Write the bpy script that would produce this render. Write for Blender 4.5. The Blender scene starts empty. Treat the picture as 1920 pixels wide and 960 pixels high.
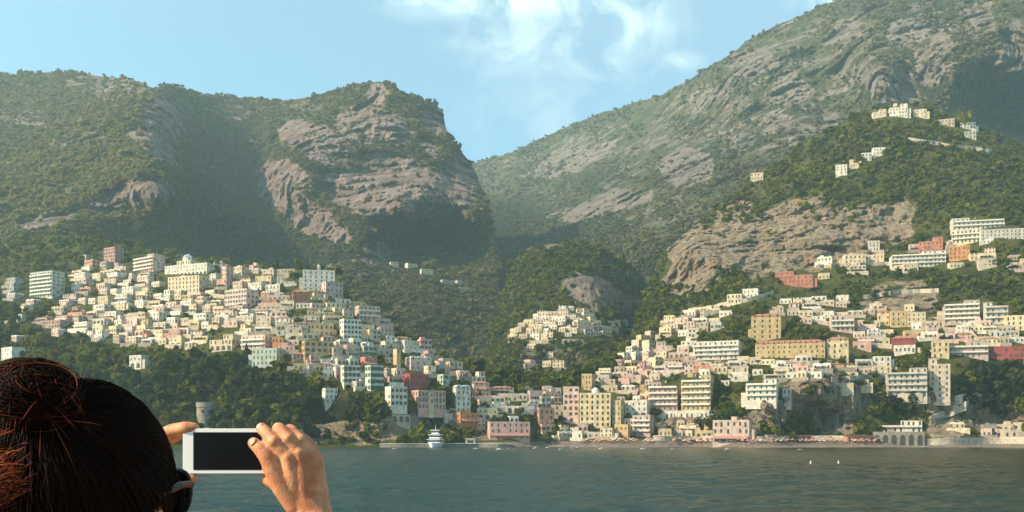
import bpy, bmesh, math, random
import numpy as np
from mathutils import Vector, Matrix
R = math.radians
rng = np.random.default_rng(7)
random.seed(7)
SC = bpy.context.scene
COL = SC.collection

# ------------------------------------------------------------------ camera
F = 1884.0            # focal length in photograph pixels (1920 wide)
HZ = 825.0            # pixel row of the horizon
CAMH = 4.0            # eye height above the sea
cam_d = bpy.data.cameras.new('camera')
cam_d.sensor_width = 36.0
cam_d.lens = 36.0 * F / 1920.0
cam_d.shift_y = (HZ - 480.0) / 1920.0
cam_d.clip_start = 0.05
cam_d.clip_end = 12000
cam = bpy.data.objects.new('camera', cam_d)
cam.location = (0, 0, CAMH)
cam.rotation_euler = (R(90), 0, 0)
COL.objects.link(cam)
SC.camera = cam

# ------------------------------------------------------------------ sun, sky, exposure
SUN_DIR = Vector((-0.80, -0.26, 0.54)).normalized()      # towards the sun
SUN_EL = math.asin(SUN_DIR.z)
sun_d = bpy.data.lights.new('sun', 'SUN')
sun_d.energy = 5.0
sun_d.angle = R(0.5)
sun_d.color = (1.0, 0.825, 0.585)
sun = bpy.data.objects.new('sun', sun_d)
sun.rotation_euler = SUN_DIR.to_track_quat('Z', 'Y').to_euler()
sun.location = (-50, -20, 60)
COL.objects.link(sun)

W = bpy.data.worlds.new('World')
SC.world = W
W.use_nodes = True
nt = W.node_tree
nt.nodes.clear()
def N(t, **kw):
    n = nt.nodes.new(t)
    for k, v in kw.items():
        setattr(n, k, v)
    return n
def L(a, b): nt.links.new(a, b)
sky = N('ShaderNodeTexSky', sky_type='NISHITA')
sky.sun_disc = False
sky.sun_elevation = SUN_EL
sky.sun_rotation = math.atan2(SUN_DIR.x, SUN_DIR.y)
sky.air_density = 1.0; sky.dust_density = 0.6; sky.ozone_density = 1.0
hs = N('ShaderNodeMix', data_type='RGBA', blend_type='MULTIPLY')
hs.inputs[0].default_value = 1.0
hs.inputs[7].default_value = (0.98, 1.38, 1.38, 1)
L(sky.outputs[0], hs.inputs[6])
# clouds, fixed in the sky's own directions
tc = N('ShaderNodeTexCoord')
sep = N('ShaderNodeSeparateXYZ')
L(tc.outputs['Generated'], sep.inputs[0])
def M(op, a, b=None, c=None, clamp=False):
    n = N('ShaderNodeMath', operation=op)
    n.use_clamp = clamp
    for i, x in enumerate((a, b, c)):
        if x is None: continue
        if isinstance(x, (int, float)): n.inputs[i].default_value = x
        else: L(x, n.inputs[i])
    return n.outputs[0]
yc = M('MAXIMUM', sep.outputs['Y'], 0.05)
su = M('DIVIDE', sep.outputs['X'], yc)
sv = M('DIVIDE', sep.outputs['Z'], yc)
cmb = N('ShaderNodeCombineXYZ')
L(su, cmb.inputs[0]); L(sv, cmb.inputs[1])
warp = N('ShaderNodeTexNoise'); warp.inputs['Scale'].default_value = 9.0; warp.inputs['Detail'].default_value = 3
L(cmb.outputs[0], warp.inputs['Vector'])
noi = N('ShaderNodeTexNoise'); noi.inputs['Scale'].default_value = 19.0; noi.inputs['Detail'].default_value = 9
noi.inputs['Roughness'].default_value = 0.62; noi.inputs['Distortion'].default_value = 0.9
L(cmb.outputs[0], noi.inputs['Vector'])
def blob(cx, cy, rx, ry):
    a = M('POWER', M('DIVIDE', M('SUBTRACT', su, cx), rx), 2.0)
    b = M('POWER', M('DIVIDE', M('SUBTRACT', sv, cy), ry), 2.0)
    return M('SUBTRACT', 1.0, M('SQRT', M('ADD', a, b)))
def px2(px, py): return (px - 960) / F, (HZ - py) / F
bl = None
for (px, py, rx, ry, g) in ((1160, 45, 0.075, 0.050, 1.0), (960, 8, 0.16, 0.030, 0.95), (860, 2, 0.10, 0.018, 0.9), (1010, 70, 0.13, 0.06, 0.62), (1110, 105, 0.10, 0.045, 0.50), (1050, 200, 0.13, 0.09, 0.30), (1270, 115, 0.04, 0.018, 0.5), (1560, 2, 0.07, 0.02, 0.6), (1230, 30, 0.16, 0.05, 0.25)):
    cx, cy = px2(px, py)
    o = M('MULTIPLY', M('MAXIMUM', blob(cx, cy, rx, ry), 0.0), g * 1.1)
    bl = o if bl is None else M('MAXIMUM', bl, o)
# thin veil over the rest of the upper air, cloud field elsewhere for side views
dens = M('MULTIPLY', bl, M('SUBTRACT', M('MULTIPLY', noi.outputs[0], 3.8), 1.42, clamp=True), clamp=True)
veil = M('MULTIPLY', M('MULTIPLY', bl, 0.35), warp.outputs[0])
dens = M('ADD', dens, veil, clamp=True)
# the veil is warmer, paler to the east
pale = N('ShaderNodeMapRange'); pale.inputs[1].default_value = -0.25; pale.inputs[2].default_value = 0.3
pale.inputs[3].default_value = 0.0; pale.inputs[4].default_value = 0.10
L(su, pale.inputs[0])
dens = M('MAXIMUM', dens, pale.outputs[0])
mix = N('ShaderNodeMix', data_type='RGBA')
L(dens, mix.inputs[0]); L(hs.outputs[2], mix.inputs[6]); mix.inputs[7].default_value = (7.4, 8.5, 8.3, 1)
bg = N('ShaderNodeBackground'); bg.inputs[1].default_value = 0.081
L(mix.outputs[2], bg.inputs[0])
wo = N('ShaderNodeOutputWorld'); L(bg.outputs[0], wo.inputs[0])

SC.view_settings.view_transform = 'Standard'
SC.view_settings.look = 'None'
SC.view_settings.gamma = 1.0
SC.view_settings.use_curve_mapping = False
SC.view_settings.exposure = 1.2
SC.cycles.max_bounces = 6
SC.cycles.diffuse_bounces = 2
SC.cycles.glossy_bounces = 3
SC.cycles.transmission_bounces = 3
SC.cycles.volume_bounces = 0
SC.cycles.transparent_max_bounces = 8
SC.cycles.sample_clamp_indirect = 4.0

# ------------------------------------------------------------------ helpers
def P(px, py, d):
    """Point on the sight line of a photograph pixel at distance d along the view axis."""
    return Vector(((px - 960) / F * d, d, CAMH + (HZ - py) / F * d))

def tag(o, label=None, cat=None, group=None, kind=None):
    if label: o['label'] = label
    if cat: o['category'] = cat
    if group: o['group'] = group
    if kind: o['kind'] = kind
    return o

def link(name, me, mat=None, parent=None, loc=None):
    o = bpy.data.objects.new(name, me)
    if mat is not None and me is not None and not me.materials:
        for m in (mat if isinstance(mat, (list, tuple)) else (mat,)):
            me.materials.append(m)
    COL.objects.link(o)
    if parent is not None: o.parent = parent
    if loc is not None: o.location = loc
    return o

def np_mesh(name, V, Q, smooth=False, attrs=None, mi=None):
    """Mesh from numpy: V (n,3), Q (m,k) faces of k corners."""
    me = bpy.data.meshes.new(name)
    V = np.ascontiguousarray(V, np.float32); Q = np.ascontiguousarray(Q, np.int32)
    m, k = Q.shape
    me.vertices.add(len(V)); me.vertices.foreach_set('co', V.ravel())
    me.loops.add(m * k); me.loops.foreach_set('vertex_index', Q.ravel())
    me.polygons.add(m)
    me.polygons.foreach_set('loop_start', np.arange(0, m * k, k, dtype=np.int32))
    if smooth: me.polygons.foreach_set('use_smooth', np.ones(m, bool))
    if mi is not None: me.polygons.foreach_set('material_index', np.asarray(mi, np.int32))
    for an, arr in (attrs or {}).items():
        a = me.attributes.new(an, 'FLOAT', 'POINT'); a.data.foreach_set('value', np.asarray(arr, np.float32))
    me.update(calc_edges=True)
    return me

class MB:
    """Collects boxes, tubes and prisms of one mesh."""
    def __init__(s): s.v, s.f, s.m = [], [], []
    def add(s, vs, fs, mi=0):
        o = len(s.v); s.v += [tuple(v) for v in vs]
        for f in fs: s.f.append(tuple(i + o for i in f)); s.m.append(mi)
    def box(s, x0, x1, y0, y1, z0, z1, mi=0):
        s.add([(x0,y0,z0),(x1,y0,z0),(x1,y1,z0),(x0,y1,z0),(x0,y0,z1),(x1,y0,z1),(x1,y1,z1),(x0,y1,z1)],
              [(0,3,2,1),(4,5,6,7),(0,1,5,4),(1,2,6,5),(2,3,7,6),(3,0,4,7)], mi)
    def tube(s, a, b, ra, rb, n=8, mi=0):
        a, b = Vector(a), Vector(b); q = (b - a).to_track_quat('Z', 'Y')
        vs = []
        for p, r in ((a, ra), (b, rb)):
            for i in range(n):
                t = 2 * math.pi * i / n
                vs.append(p + q @ Vector((r * math.cos(t), r * math.sin(t), 0)))
        fs = [(i, (i+1) % n, n + (i+1) % n, n + i) for i in range(n)] + [tuple(range(n))[::-1], tuple(range(n, 2*n))]
        s.add(vs, fs, mi)
    def lathe(s, c, prof, n=12, mi=0, arc=2*math.pi):
        c = Vector(c); vs, fs = [], []
        for (r, z) in prof:
            for i in range(n):
                t = arc * i / n
                vs.append((c.x + r*math.cos(t), c.y + r*math.sin(t), c.z + z))
        for j in range(len(prof) - 1):
            for i in range(n):
                fs.append((j*n+i, j*n+(i+1) % n, (j+1)*n+(i+1) % n, (j+1)*n+i))
        fs += [tuple(range(n))[::-1], tuple(range((len(prof)-1)*n, len(prof)*n))]
        s.add(vs, fs, mi)
    def mesh(s, name, smooth=False):
        me = bpy.data.meshes.new(name); me.from_pydata(s.v, [], s.f)
        me.polygons.foreach_set('material_index', s.m)
        if smooth: me.polygons.foreach_set('use_smooth', [True]*len(s.f))
        me.update(); return me
    def build(s, name, mat, parent=None, loc=None, smooth=False):
        return link(name, s.mesh(name, smooth), mat, parent, loc)

def empty(name, loc, rz=0.0):
    o = bpy.data.objects.new(name, None); o.empty_display_size = 0.5
    COL.objects.link(o); o.location = loc; o.rotation_euler = (0, 0, rz); return o

# numpy noise
def _h(ix, iy, iz, seed):
    n = (ix.astype(np.int64)*374761393 + iy.astype(np.int64)*668265263 + iz.astype(np.int64)*1274126177 + seed*974634777) & 0xffffffff
    n = ((n ^ (n >> 13)) * 1274126177) & 0xffffffff
    n = ((n ^ (n >> 16)) * 2246822519) & 0xffffffff
    return ((n ^ (n >> 15)) & 0xffffff) / float(0xffffff) * 2 - 1
def vnoise(x, y, z, seed=0):
    x, y, z = np.broadcast_arrays(np.asarray(x, float), np.asarray(y, float), np.asarray(z, float))
    ix, iy, iz = np.floor(x), np.floor(y), np.floor(z)
    fx, fy, fz = x-ix, y-iy, z-iz
    fx, fy, fz = (t*t*t*(t*(t*6-15)+10) for t in (fx, fy, fz))
    r = 0
    for dx in (0, 1):
        for dy in (0, 1):
            for dz in (0, 1):
                w = (fx if dx else 1-fx)*(fy if dy else 1-fy)*(fz if dz else 1-fz)
                r = r + w*_h(ix+dx, iy+dy, iz+dz, seed)
    return r
def fbm(x, y, z, octs=4, seed=0, gain=0.5, ridged=False):
    a, s, t = 1.0, 0.0, 0.0
    for o in range(octs):
        n = vnoise(x*2**o + 17.3*o, y*2**o - 9.1*o, z*2**o + 4.7*o, seed+o)
        if ridged: n = 1 - 2*np.abs(n)
        s = s + a*n; t += a; a *= gain
    return s / t

# ------------------------------------------------------------------ materials
def new_mat(name):
    m = bpy.data.materials.new(name); m.use_nodes = True
    t = m.node_tree
    return m, t, t.nodes['Principled BSDF']
def mnode(t, ty, **kw):
    n = t.nodes.new(ty)
    for k, v in kw.items(): setattr(n, k, v)
    return n
def mmath(t, op, a, b=None, clamp=False):
    n = t.nodes.new('ShaderNodeMath'); n.operation = op; n.use_clamp = clamp
    for i, x in enumerate((a, b)):
        if x is None: continue
        if isinstance(x, (int, float)): n.inputs[i].default_value = x
        else: t.links.new(x, n.inputs[i])
    return n.outputs[0]
def mmix(t, fac, a, b, blend='MIX'):
    n = t.nodes.new('ShaderNodeMix'); n.data_type = 'RGBA'; n.blend_type = blend
    for s, x in ((0, fac), (6, a), (7, b)):
        if isinstance(x, (int, float)): n.inputs[s].default_value = x
        elif isinstance(x, tuple): n.inputs[s].default_value = (*x, 1) if len(x) == 3 else x
        else: t.links.new(x, n.inputs[s])
    return n.outputs[2]
def mnoise(t, vec, scale, detail=4, rough=0.55, dist=0.0):
    n = t.nodes.new('ShaderNodeTexNoise'); n.inputs['Scale'].default_value = scale
    n.inputs['Detail'].default_value = detail; n.inputs['Roughness'].default_value = rough; n.inputs['Distortion'].default_value = dist
    t.links.new(vec, n.inputs['Vector']); return n.outputs[0]
def mramp(t, x, lo, hi):
    n = t.nodes.new('ShaderNodeMapRange'); n.inputs[1].default_value = lo; n.inputs[2].default_value = hi
    n.interpolation_type = 'SMOOTHSTEP'; t.links.new(x, n.inputs[0]); return n.outputs[0]

def plain(name, col, rough=0.7, var=0.25, scale=3.0, metal=0.0, bump=0.0, spec=0.3):
    """A surface with its own colour, mottled with wear."""
    m, t, b = new_mat(name)
    tcn = mnode(t, 'ShaderNodeTexCoord')
    n1 = mnoise(t, tcn.outputs['Object'], scale, 5)
    dark = tuple(c*(1-var) for c in col); light = tuple(min(1, c*(1+var*0.5)) for c in col)
    t.links.new(mmix(t, mramp(t, n1, 0.3, 0.7), dark, light), b.inputs['Base Color'])
    b.inputs['Roughness'].default_value = rough; b.inputs['Metallic'].default_value = metal
    b.inputs['Specular IOR Level'].default_value = spec
    if bump:
        bn = mnode(t, 'ShaderNodeBump'); bn.inputs['Strength'].default_value = bump
        t.links.new(n1, bn.inputs['Height']); t.links.new(bn.outputs[0], b.inputs['Normal'])
    return m

def stucco(name, col):
    """Painted plaster with rain streaks and patches, a little different on every house."""
    m, t, b = new_mat(name)
    tcn = mnode(t, 'ShaderNodeTexCoord'); oi = mnode(t, 'ShaderNodeObjectInfo')
    mp = mnode(t, 'ShaderNodeMapping'); t.links.new(tcn.outputs['Object'], mp.inputs[0]); t.links.new(oi.outputs['Location'], mp.inputs['Location'])
    sx = mnode(t, 'ShaderNodeMapping'); t.links.new(mp.outputs[0], sx.inputs[0]); sx.inputs['Scale'].default_value = (1.4, 1.4, 0.16)
    streak = mnoise(t, sx.outputs[0], 1.0, 4)
    patch = mnoise(t, mp.outputs[0], 0.35, 4)
    c1 = tuple(c*0.50 for c in col); c2 = (col[0]*0.74, col[1]*0.71, col[2]*0.65)
    c = mmix(t, mramp(t, patch, 0.35, 0.62), c2, tuple(col))
    c = mmix(t, mmath(t, 'MULTIPLY', mramp(t, streak, 0.48, 0.72), 0.7), c, c1)
    h = mnode(t, 'ShaderNodeHueSaturation'); t.links.new(c, h.inputs['Color'])
    r = mmath(t, 'ADD', mmath(t, 'MULTIPLY', oi.outputs['Random'], 0.34), 0.76)
    t.links.new(r, h.inputs['Value'])
    t.links.new(h.outputs[0], b.inputs['Base Color'])
    b.inputs['Roughness'].default_value = 0.85; b.inputs['Specular IOR Level'].default_value = 0.2
    return m

def terrain_mat(name, scrub1, scrub2, soil, rock1, rock2, forest, scale=1.0, strata=1.0):
    m, t, b = new_mat(name)
    tcn = mnode(t, 'ShaderNodeTexCoord'); vec = tcn.outputs['Object']
    aR = mnode(t, 'ShaderNodeAttribute', attribute_name='rock'); aF = mnode(t, 'ShaderNodeAttribute', attribute_name='forest'); aS = mnode(t, 'ShaderNodeAttribute', attribute_name='sand')  # 'forest' masks woods and slopes painted dark for shade
    nb = mnoise(t, vec, 0.006*scale, 6); nm = mnoise(t, vec, 0.03*scale, 6, 0.62); nf = mnoise(t, vec, 0.14*scale, 5, 0.65)
    mp = mnode(t, 'ShaderNodeMapping'); t.links.new(vec, mp.inputs[0]); mp.inputs['Scale'].default_value = (1, 1, 0.3); mp.inputs['Rotation'].default_value = (0.15, 0.2, 0)
    nstr = mnoise(t, mp.outputs[0], 0.06*scale, 6, 0.65, 0.6)
    mh = mnode(t, 'ShaderNodeMapping'); t.links.new(vec, mh.inputs[0]); mh.inputs['Scale'].default_value = (0.35, 0.35, 2.6); mh.inputs['Rotation'].default_value = (0.05, 0.14, 0)
    nst2 = mnoise(t, mh.outputs[0], 0.03*scale, 5, 0.6)
    sc = mmix(t, mramp(t, nm, 0.38, 0.62), scrub1, scrub2)
    sc = mmix(t, mmath(t, 'MULTIPLY', mramp(t, nf, 0.56, 0.72), 0.7), sc, soil)
    sc = mmix(t, aF.outputs['Fac'], sc, mmix(t, mramp(t, nf, 0.35, 0.65), tuple(c*0.6 for c in forest), forest))  # dark tone for woods, also painted over slopes lying in shade
    rk = mmix(t, mramp(t, nstr, 0.35, 0.65), rock1, rock2)
    rust = mnoise(t, vec, 0.018*scale, 4)
    rk = mmix(t, mmath(t, 'MULTIPLY', mramp(t, rust, 0.55, 0.7), 0.55), rk, (rock1[0]*1.15, rock1[1]*0.86, rock1[2]*0.66))
    rk = mmix(t, mmath(t, 'MULTIPLY', mramp(t, nst2, 0.50, 0.60), 0.6*strata), rk, tuple(c*0.5 for c in rock1))
    crk = mnode(t, 'ShaderNodeTexNoise'); crk.noise_type = 'RIDGED_MULTIFRACTAL'; crk.inputs['Scale'].default_value = 0.05*scale; crk.inputs['Detail'].default_value = 6
    t.links.new(mp.outputs[0], crk.inputs['Vector'])
    mc = mnode(t, 'ShaderNodeMapping'); t.links.new(vec, mc.inputs[0]); mc.inputs['Scale'].default_value = (1, 1, 0.28); mc.inputs['Rotation'].default_value = (0.1, -0.22, 0)
    cr2 = mnoise(t, mc.outputs[0], 0.16*scale, 6, 0.7, 0.3)
    rk = mmix(t, mmath(t, 'MULTIPLY', mramp(t, cr2, 0.56, 0.64), 0.6), rk, tuple(c*0.42 for c in rock1))
    ledge = mmath(t, 'MULTIPLY', mramp(t, mnoise(t, mh.outputs[0] if strata > .6 else vec, (0.075 if strata > .6 else 0.06)*scale, 6, 0.75), 0.55, 0.62), 0.75)      # grass on the ledges
    rk = mmix(t, ledge, rk, tuple(c*0.62 for c in scrub1))
    # bushes hold on to ledges: rock is broken up by noise
    rm = mmath(t, 'ADD', aR.outputs['Fac'], mmath(t, 'MULTIPLY', mmath(t, 'SUBTRACT', nm, 0.5), 1.7))
    rm = mmath(t, 'ADD', rm, mmath(t, 'MULTIPLY', mmath(t, 'SUBTRACT', nf, 0.5), 0.9))
    rm = mramp(t, rm, 0.42, 0.62)
    c = mmix(t, rm, sc, rk)
    sn = mmix(t, mramp(t, nf, 0.3, 0.7), (0.30, 0.235, 0.18), (0.40, 0.31, 0.25))
    c = mmix(t, aS.outputs['Fac'], c, sn)
    t.links.new(c, b.inputs['Base Color'])
    b.inputs['Roughness'].default_value = 0.95; b.inputs['Specular IOR Level'].default_value = 0.03
    bp = mnode(t, 'ShaderNodeBump'); bp.inputs['Strength'].default_value = 1.0; bp.inputs['Distance'].default_value = 9.0/scale
    hh = mmath(t, 'ADD', mmath(t, 'ADD', mmath(t, 'MULTIPLY', nstr, 1.6), nf), mmath(t, 'MULTIPLY', cr2, -1.6))
    t.links.new(hh, bp.inputs['Height']); t.links.new(bp.outputs[0], b.inputs['Normal'])
    return m

def leaf_mat(name, c1, c2, trans=0.4):
    m, t, b = new_mat(name)
    a = mnode(t, 'ShaderNodeAttribute', attribute_name='tint')
    tcn = mnode(t, 'ShaderNodeTexCoord')
    n = mnoise(t, tcn.outputs['Object'], 0.5, 3)
    f = mmath(t, 'ADD', mmath(t, 'MULTIPLY', a.outputs['Fac'], 0.75), mmath(t, 'MULTIPLY', n, 0.25), clamp=True)
    c = mmix(t, f, c1, c2)
    t.links.new(c, b.inputs['Base Color'])
    b.inputs['Roughness'].default_value = 0.8; b.inputs['Specular IOR Level'].default_value = 0.04
    tr = mnode(t, 'ShaderNodeBsdfTranslucent'); t.links.new(c, tr.inputs['Color'])     # sunlight comes through leaves
    mx = mnode(t, 'ShaderNodeMixShader'); mx.inputs[0].default_value = trans
    t.links.new(b.outputs[0], mx.inputs[1]); t.links.new(tr.outputs[0], mx.inputs[2])
    t.links.new(mx.outputs[0], t.nodes['Material Output'].inputs[0])
    return m
# ------------------------------------------------------------------ terrain
class RBF:
    def __init__(s, pts):
        p = np.array(pts, float); s.c = p[:, :2]/300.0; v = p[:, 2]; n = len(p)
        A = np.linalg.norm(s.c[:, None]-s.c[None], axis=2)
        A = np.sqrt(A*A + 0.02)
        B = np.c_[np.ones(n), s.c]
        K = np.block([[A, B], [B.T, np.zeros((3, 3))]])
        s.w = np.linalg.solve(K, np.r_[v, 0, 0, 0])
    def __call__(s, x, y):
        x = np.asarray(x, float)/300.0; y = np.asarray(y, float)/300.0
        r = s.w[-3] + s.w[-2]*x + s.w[-1]*y
        for i, (cx, cy) in enumerate(s.c):
            r = r + s.w[i]*np.sqrt((x-cx)**2 + (y-cy)**2 + 0.02)
        return r

def blobs(px, py, lst, soft=0.35):
    """Union of tilted ellipses (cx, cy, rx, ry, tilt deg, strength) as a soft 0..1 field."""
    out = np.zeros(np.broadcast(px, py).shape)
    for e in lst:
        cx, cy, rx, ry = e[:4]; a = R(e[4]) if len(e) > 4 else 0; k = e[5] if len(e) > 5 else 1
        dx, dy = px-cx, py-cy
        u = (dx*math.cos(a) + dy*math.sin(a))/rx; v = (-dx*math.sin(a) + dy*math.cos(a))/ry
        out = np.maximum(out, k*np.clip((1.25-np.sqrt(u*u+v*v))/soft, 0, 1))
    return out

class Layer:
    def __init__(s, name, x0, x1, nx, ny, top, bot, ctrl, rock, forest, noise, edge=2.5, sand=(), vexp=1.0, seed=0):  # forest: woods, plus shade painted as dark ground
        s.x0, s.x1, s.nx, s.ny, s.seed = x0, x1, nx, ny, seed
        px = np.linspace(x0, x1, nx)
        tx, ty = zip(*top)
        s.px = px
        s.top = np.interp(px, tx, ty) + edge*fbm(px/34.0, 0*px, 0*px+seed, 4, seed) - edge*0.35*np.abs(fbm(px/7.0, 0*px, 0*px, 2, seed+3))
        if callable(bot): s.bot = bot(px)
        else:
            bx, by = zip(*bot); s.bot = np.interp(px, bx, by)
        s.d0 = RBF(ctrl); s.rock, s.forest, s.noise, s.sandl = rock, forest, noise, sand
        v = np.linspace(0, 1, ny)**vexp
        s.v = v; s.vexp = vexp
        GX = np.repeat(px[None], ny, 0)
        GY = s.bot[None] + (s.top-s.bot)[None]*v[:, None]
        s.GY = GY
        D = s.d0(GX, GY)
        X = (GX-960)/F*D; Z = CAMH + (HZ-GY)/F*D
        wx = 16*fbm(GX/40, GY/28, 0*GX, 4, seed+70); wy = 10*fbm(GX/40, GY/28, 0*GX+5, 4, seed+75)
        rk = blobs(GX+wx, GY+wy, rock) if rock else np.zeros_like(GX)
        fo = blobs(GX, GY, forest, 0.6) if forest else np.zeros_like(GX)
        sa = blobs(GX, GY, sand, 0.2) if sand else np.zeros_like(GX)
        D = D + noise(GX, GY, X, D, Z, rk)
        s.D, s.RK = D, rk
        X = (GX-960)/F*D; Z = CAMH + (HZ-GY)/F*D
        V = np.stack([X, D, Z], -1)
        # carry the ground on beyond the skyline, falling away behind it
        back = []
        dirx = X[-1]/D[-1]
        for k in (1, 2, 4, 8):
            stp = 22.0*k*(D[-1]/1000.0)
            back.append(np.stack([X[-1]+dirx*stp, D[-1]+stp, Z[-1]-stp*(0.45 if k < 4 else 0.8)], -1))
        V = np.concatenate([V, np.array(back)], 0)
        z4 = np.zeros((4, nx))
        at = {'rock': np.concatenate([rk, z4+rk[-1]]), 'forest': np.concatenate([fo, z4+fo[-1]]), 'sand': np.concatenate([sa, z4])}  # 'forest' holds woods and painted shade
        n2 = ny+4
        idx = np.arange(n2*nx).reshape(n2, nx)
        Q = np.stack([idx[:-1, :-1], idx[:-1, 1:], idx[1:, 1:], idx[1:, :-1]], -1).reshape(-1, 4)
        s.me = np_mesh(name, V.reshape(-1, 3), Q, True, {k: a.ravel() for k, a in at.items()})
    def _samp(s, G, px, py):
        px = np.asarray(px, float); py = np.asarray(py, float)
        u = np.clip((px-s.x0)/(s.x1-s.x0)*(s.nx-1), 0, s.nx-1.001)
        tp = np.interp(px, s.px, s.top); bt = np.interp(px, s.px, s.bot)
        v = np.clip((py-bt)/(tp-bt), 0, 1)**(1/s.vexp)*(s.ny-1); v = np.clip(v, 0, s.ny-1.001)
        i, j = v.astype(int), u.astype(int); fi, fj = v-i, u-j
        return (G[i, j]*(1-fi)*(1-fj)+G[i, j+1]*(1-fi)*fj+G[i+1, j]*fi*(1-fj)+G[i+1, j+1]*fi*fj)
    def depth(s, px, py): return s._samp(s.D, px, py)
    def rockat(s, px, py): return s._samp(s.RK, px, py)
    def topat(s, px): return np.interp(px, s.px, s.top)

# --- the massif on the west side
topA = [(-160,150),(0,140),(60,137),(130,134),(200,143),(260,152),(290,168),(312,158),(340,162),(372,178),(420,180),(470,186),(520,190),(560,186),(600,180),(640,168),(680,156),(712,152),(735,158),(748,173),(790,186),(818,195),(830,207),(835,236),(850,268),(880,300),(892,320),(900,345),(912,372),(924,440),(932,520),(938,600),(942,640)]
ctrlA = [(-160,150,2000),(0,140,2000),(130,134,2000),(200,143,1950),(312,158,1800),(360,175,1950),(420,180,2050),(520,190,2000),(560,186,1980),(640,170,1850),(712,153,1720),(830,208,1680),(0,250,1620),(-160,300,1500),(100,220,1650),(0,320,1400),(0,400,1150),(100,350,1200),(200,300,1260),(230,230,1450),(300,250,1420),(310,300,1330),(320,375,1160),(250,400,1130),(345,390,1400),(350,300,1600),(370,220,1800),(400,300,1750),(440,280,1800),(480,250,1850),(420,400,1560),(470,330,1720),
 (540,262,1660),(600,245,1600),(720,250,1560),(680,210,1640),(830,300,1500),(900,350,1500),(760,345,1400),(700,310,1480),(620,345,1420),(530,345,1480),(500,360,1600),(490,300,1760),(560,420,1400),(640,420,1340),(760,405,1330),(880,400,1370),(760,445,1450),(860,440,1480),(600,470,1330),(700,470,1300),(0,480,1030),(200,460,1090),(330,470,1250),(430,480,1420),(500,480,1400),(800,520,1250),(900,520,1300),(600,560,1120),(400,560,1150),(200,560,1000),(0,580,950),(900,620,1150),(0,800,860),(300,800,870),(600,800,880),(930,780,950)]
rockA = [(602,270,76,32,24),(698,240,66,36,10),(712,178,24,20,30),(818,222,18,32,70),(800,272,26,12,45),(735,308,72,17,8),(752,362,152,44,4),(690,385,60,20,10),(848,378,50,34,-15),(530,345,50,42,-10),(585,408,60,26,25),(630,440,36,16,10),(312,225,38,42,60),(285,265,40,16,30),(300,292,50,10,30),(250,372,78,28,-15),(90,412,60,16,-15,.8),(705,475,30,30,0,.7),(835,236,18,34,80),(895,330,20,40,70),(870,310,26,40,60),(820,480,50,8,0,.6),(640,500,60,14,0,.45),(220,165,100,22,5,.55),(60,225,80,14,10,.5),(150,260,60,14,-10,.45),(430,210,60,14,0,.5),(470,300,30,40,0,.45),(570,200,40,12,0,.5)]
forest_shadeA = [(420,320,90,150,0,.75),(440,460,420,50,0,1),(780,480,180,46,0,1),(850,570,120,70,0,1),(600,560,160,60,0,1),(250,560,300,80,0,.6),(440,230,60,50,0,.5),(590,315,70,14,10,.8),(760,275,60,12,20,.8),(850,335,26,30,0,.6),(700,335,120,10,5,.8)]  # woods, plus the valley's shade painted as dark ground
def noiseA(GX, GY, X, D, Z, rk):
    e = np.clip((GY-130)/60, 0.25, 1)
    n = 75*fbm(X/420, D/420, Z/300, 3, 1)
    n = n + 60*(fbm(X/210, D/260, Z/420, 4, 5, .5, True)-.2)
    n = n + 10*fbm(X/45, D/45, Z/40, 4, 9, .55)
    n = n + rk*(30*fbm(X/90, D/90, Z/34, 5, 11, .6, True)+22*(fbm(X/30, D/30, Z/70, 5, 12, .62, True)-.2))
    return n*e
LA = Layer('mountain_west', -160, 942, 620, 300, topA, [(-160,830),(942,830)], ctrlA, rockA, forest_shadeA, noiseA, 3.0, seed=1)

# --- the long mountain on the east side and the valley
topB = [(760,420),(820,350),(860,325),(900,303),(950,290),(1010,262),(1080,232),(1140,208),(1200,190),(1250,175),(1290,150),(1340,120),(1380,95),(1400,75),(1450,52),(1510,25),(1580,-2),(1650,-45),(1750,-90),(1920,-120),(2100,-110)]
ctrlB = [(760,420,3100),(860,325,3100),(900,305,3000),(1010,262,2900),(1080,232,2780),(1250,175,2500),(1400,75,2250),(1580,0,2120),(1750,-90,2000),(1920,-120,1950),(2100,-110,1950),(1800,0,1750),(1920,0,1680),(1920,110,1500),(1880,110,1480),(1850,170,1640),(1920,210,1700),(1800,150,1500),(1780,210,1500),(1700,150,1560),(1640,150,1500),(1610,160,1620),(1500,200,1680),(1450,100,2000),(1380,130,2050),(1350,250,1820),(1450,160,1850),(1250,250,2150),(1250,330,1720),(1300,320,1640),(1150,300,2250),(1150,350,1950),(1000,350,2500),(950,330,2650),(950,400,2350),(1050,400,2050),(1100,390,1900),(1000,480,1700),(900,500,1520),(850,600,1250),(1100,460,1520),(1180,420,1500),(1200,450,1320),(1280,390,1420),(880,680,1050),(1250,520,1250),(1150,600,1150),(1000,800,950),(1300,700,1000),(1700,350,1300),(1920,350,1300),(2100,200,1700),(2100,500,1200),(1500,400,1200),(1900,700,1000)]
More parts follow.
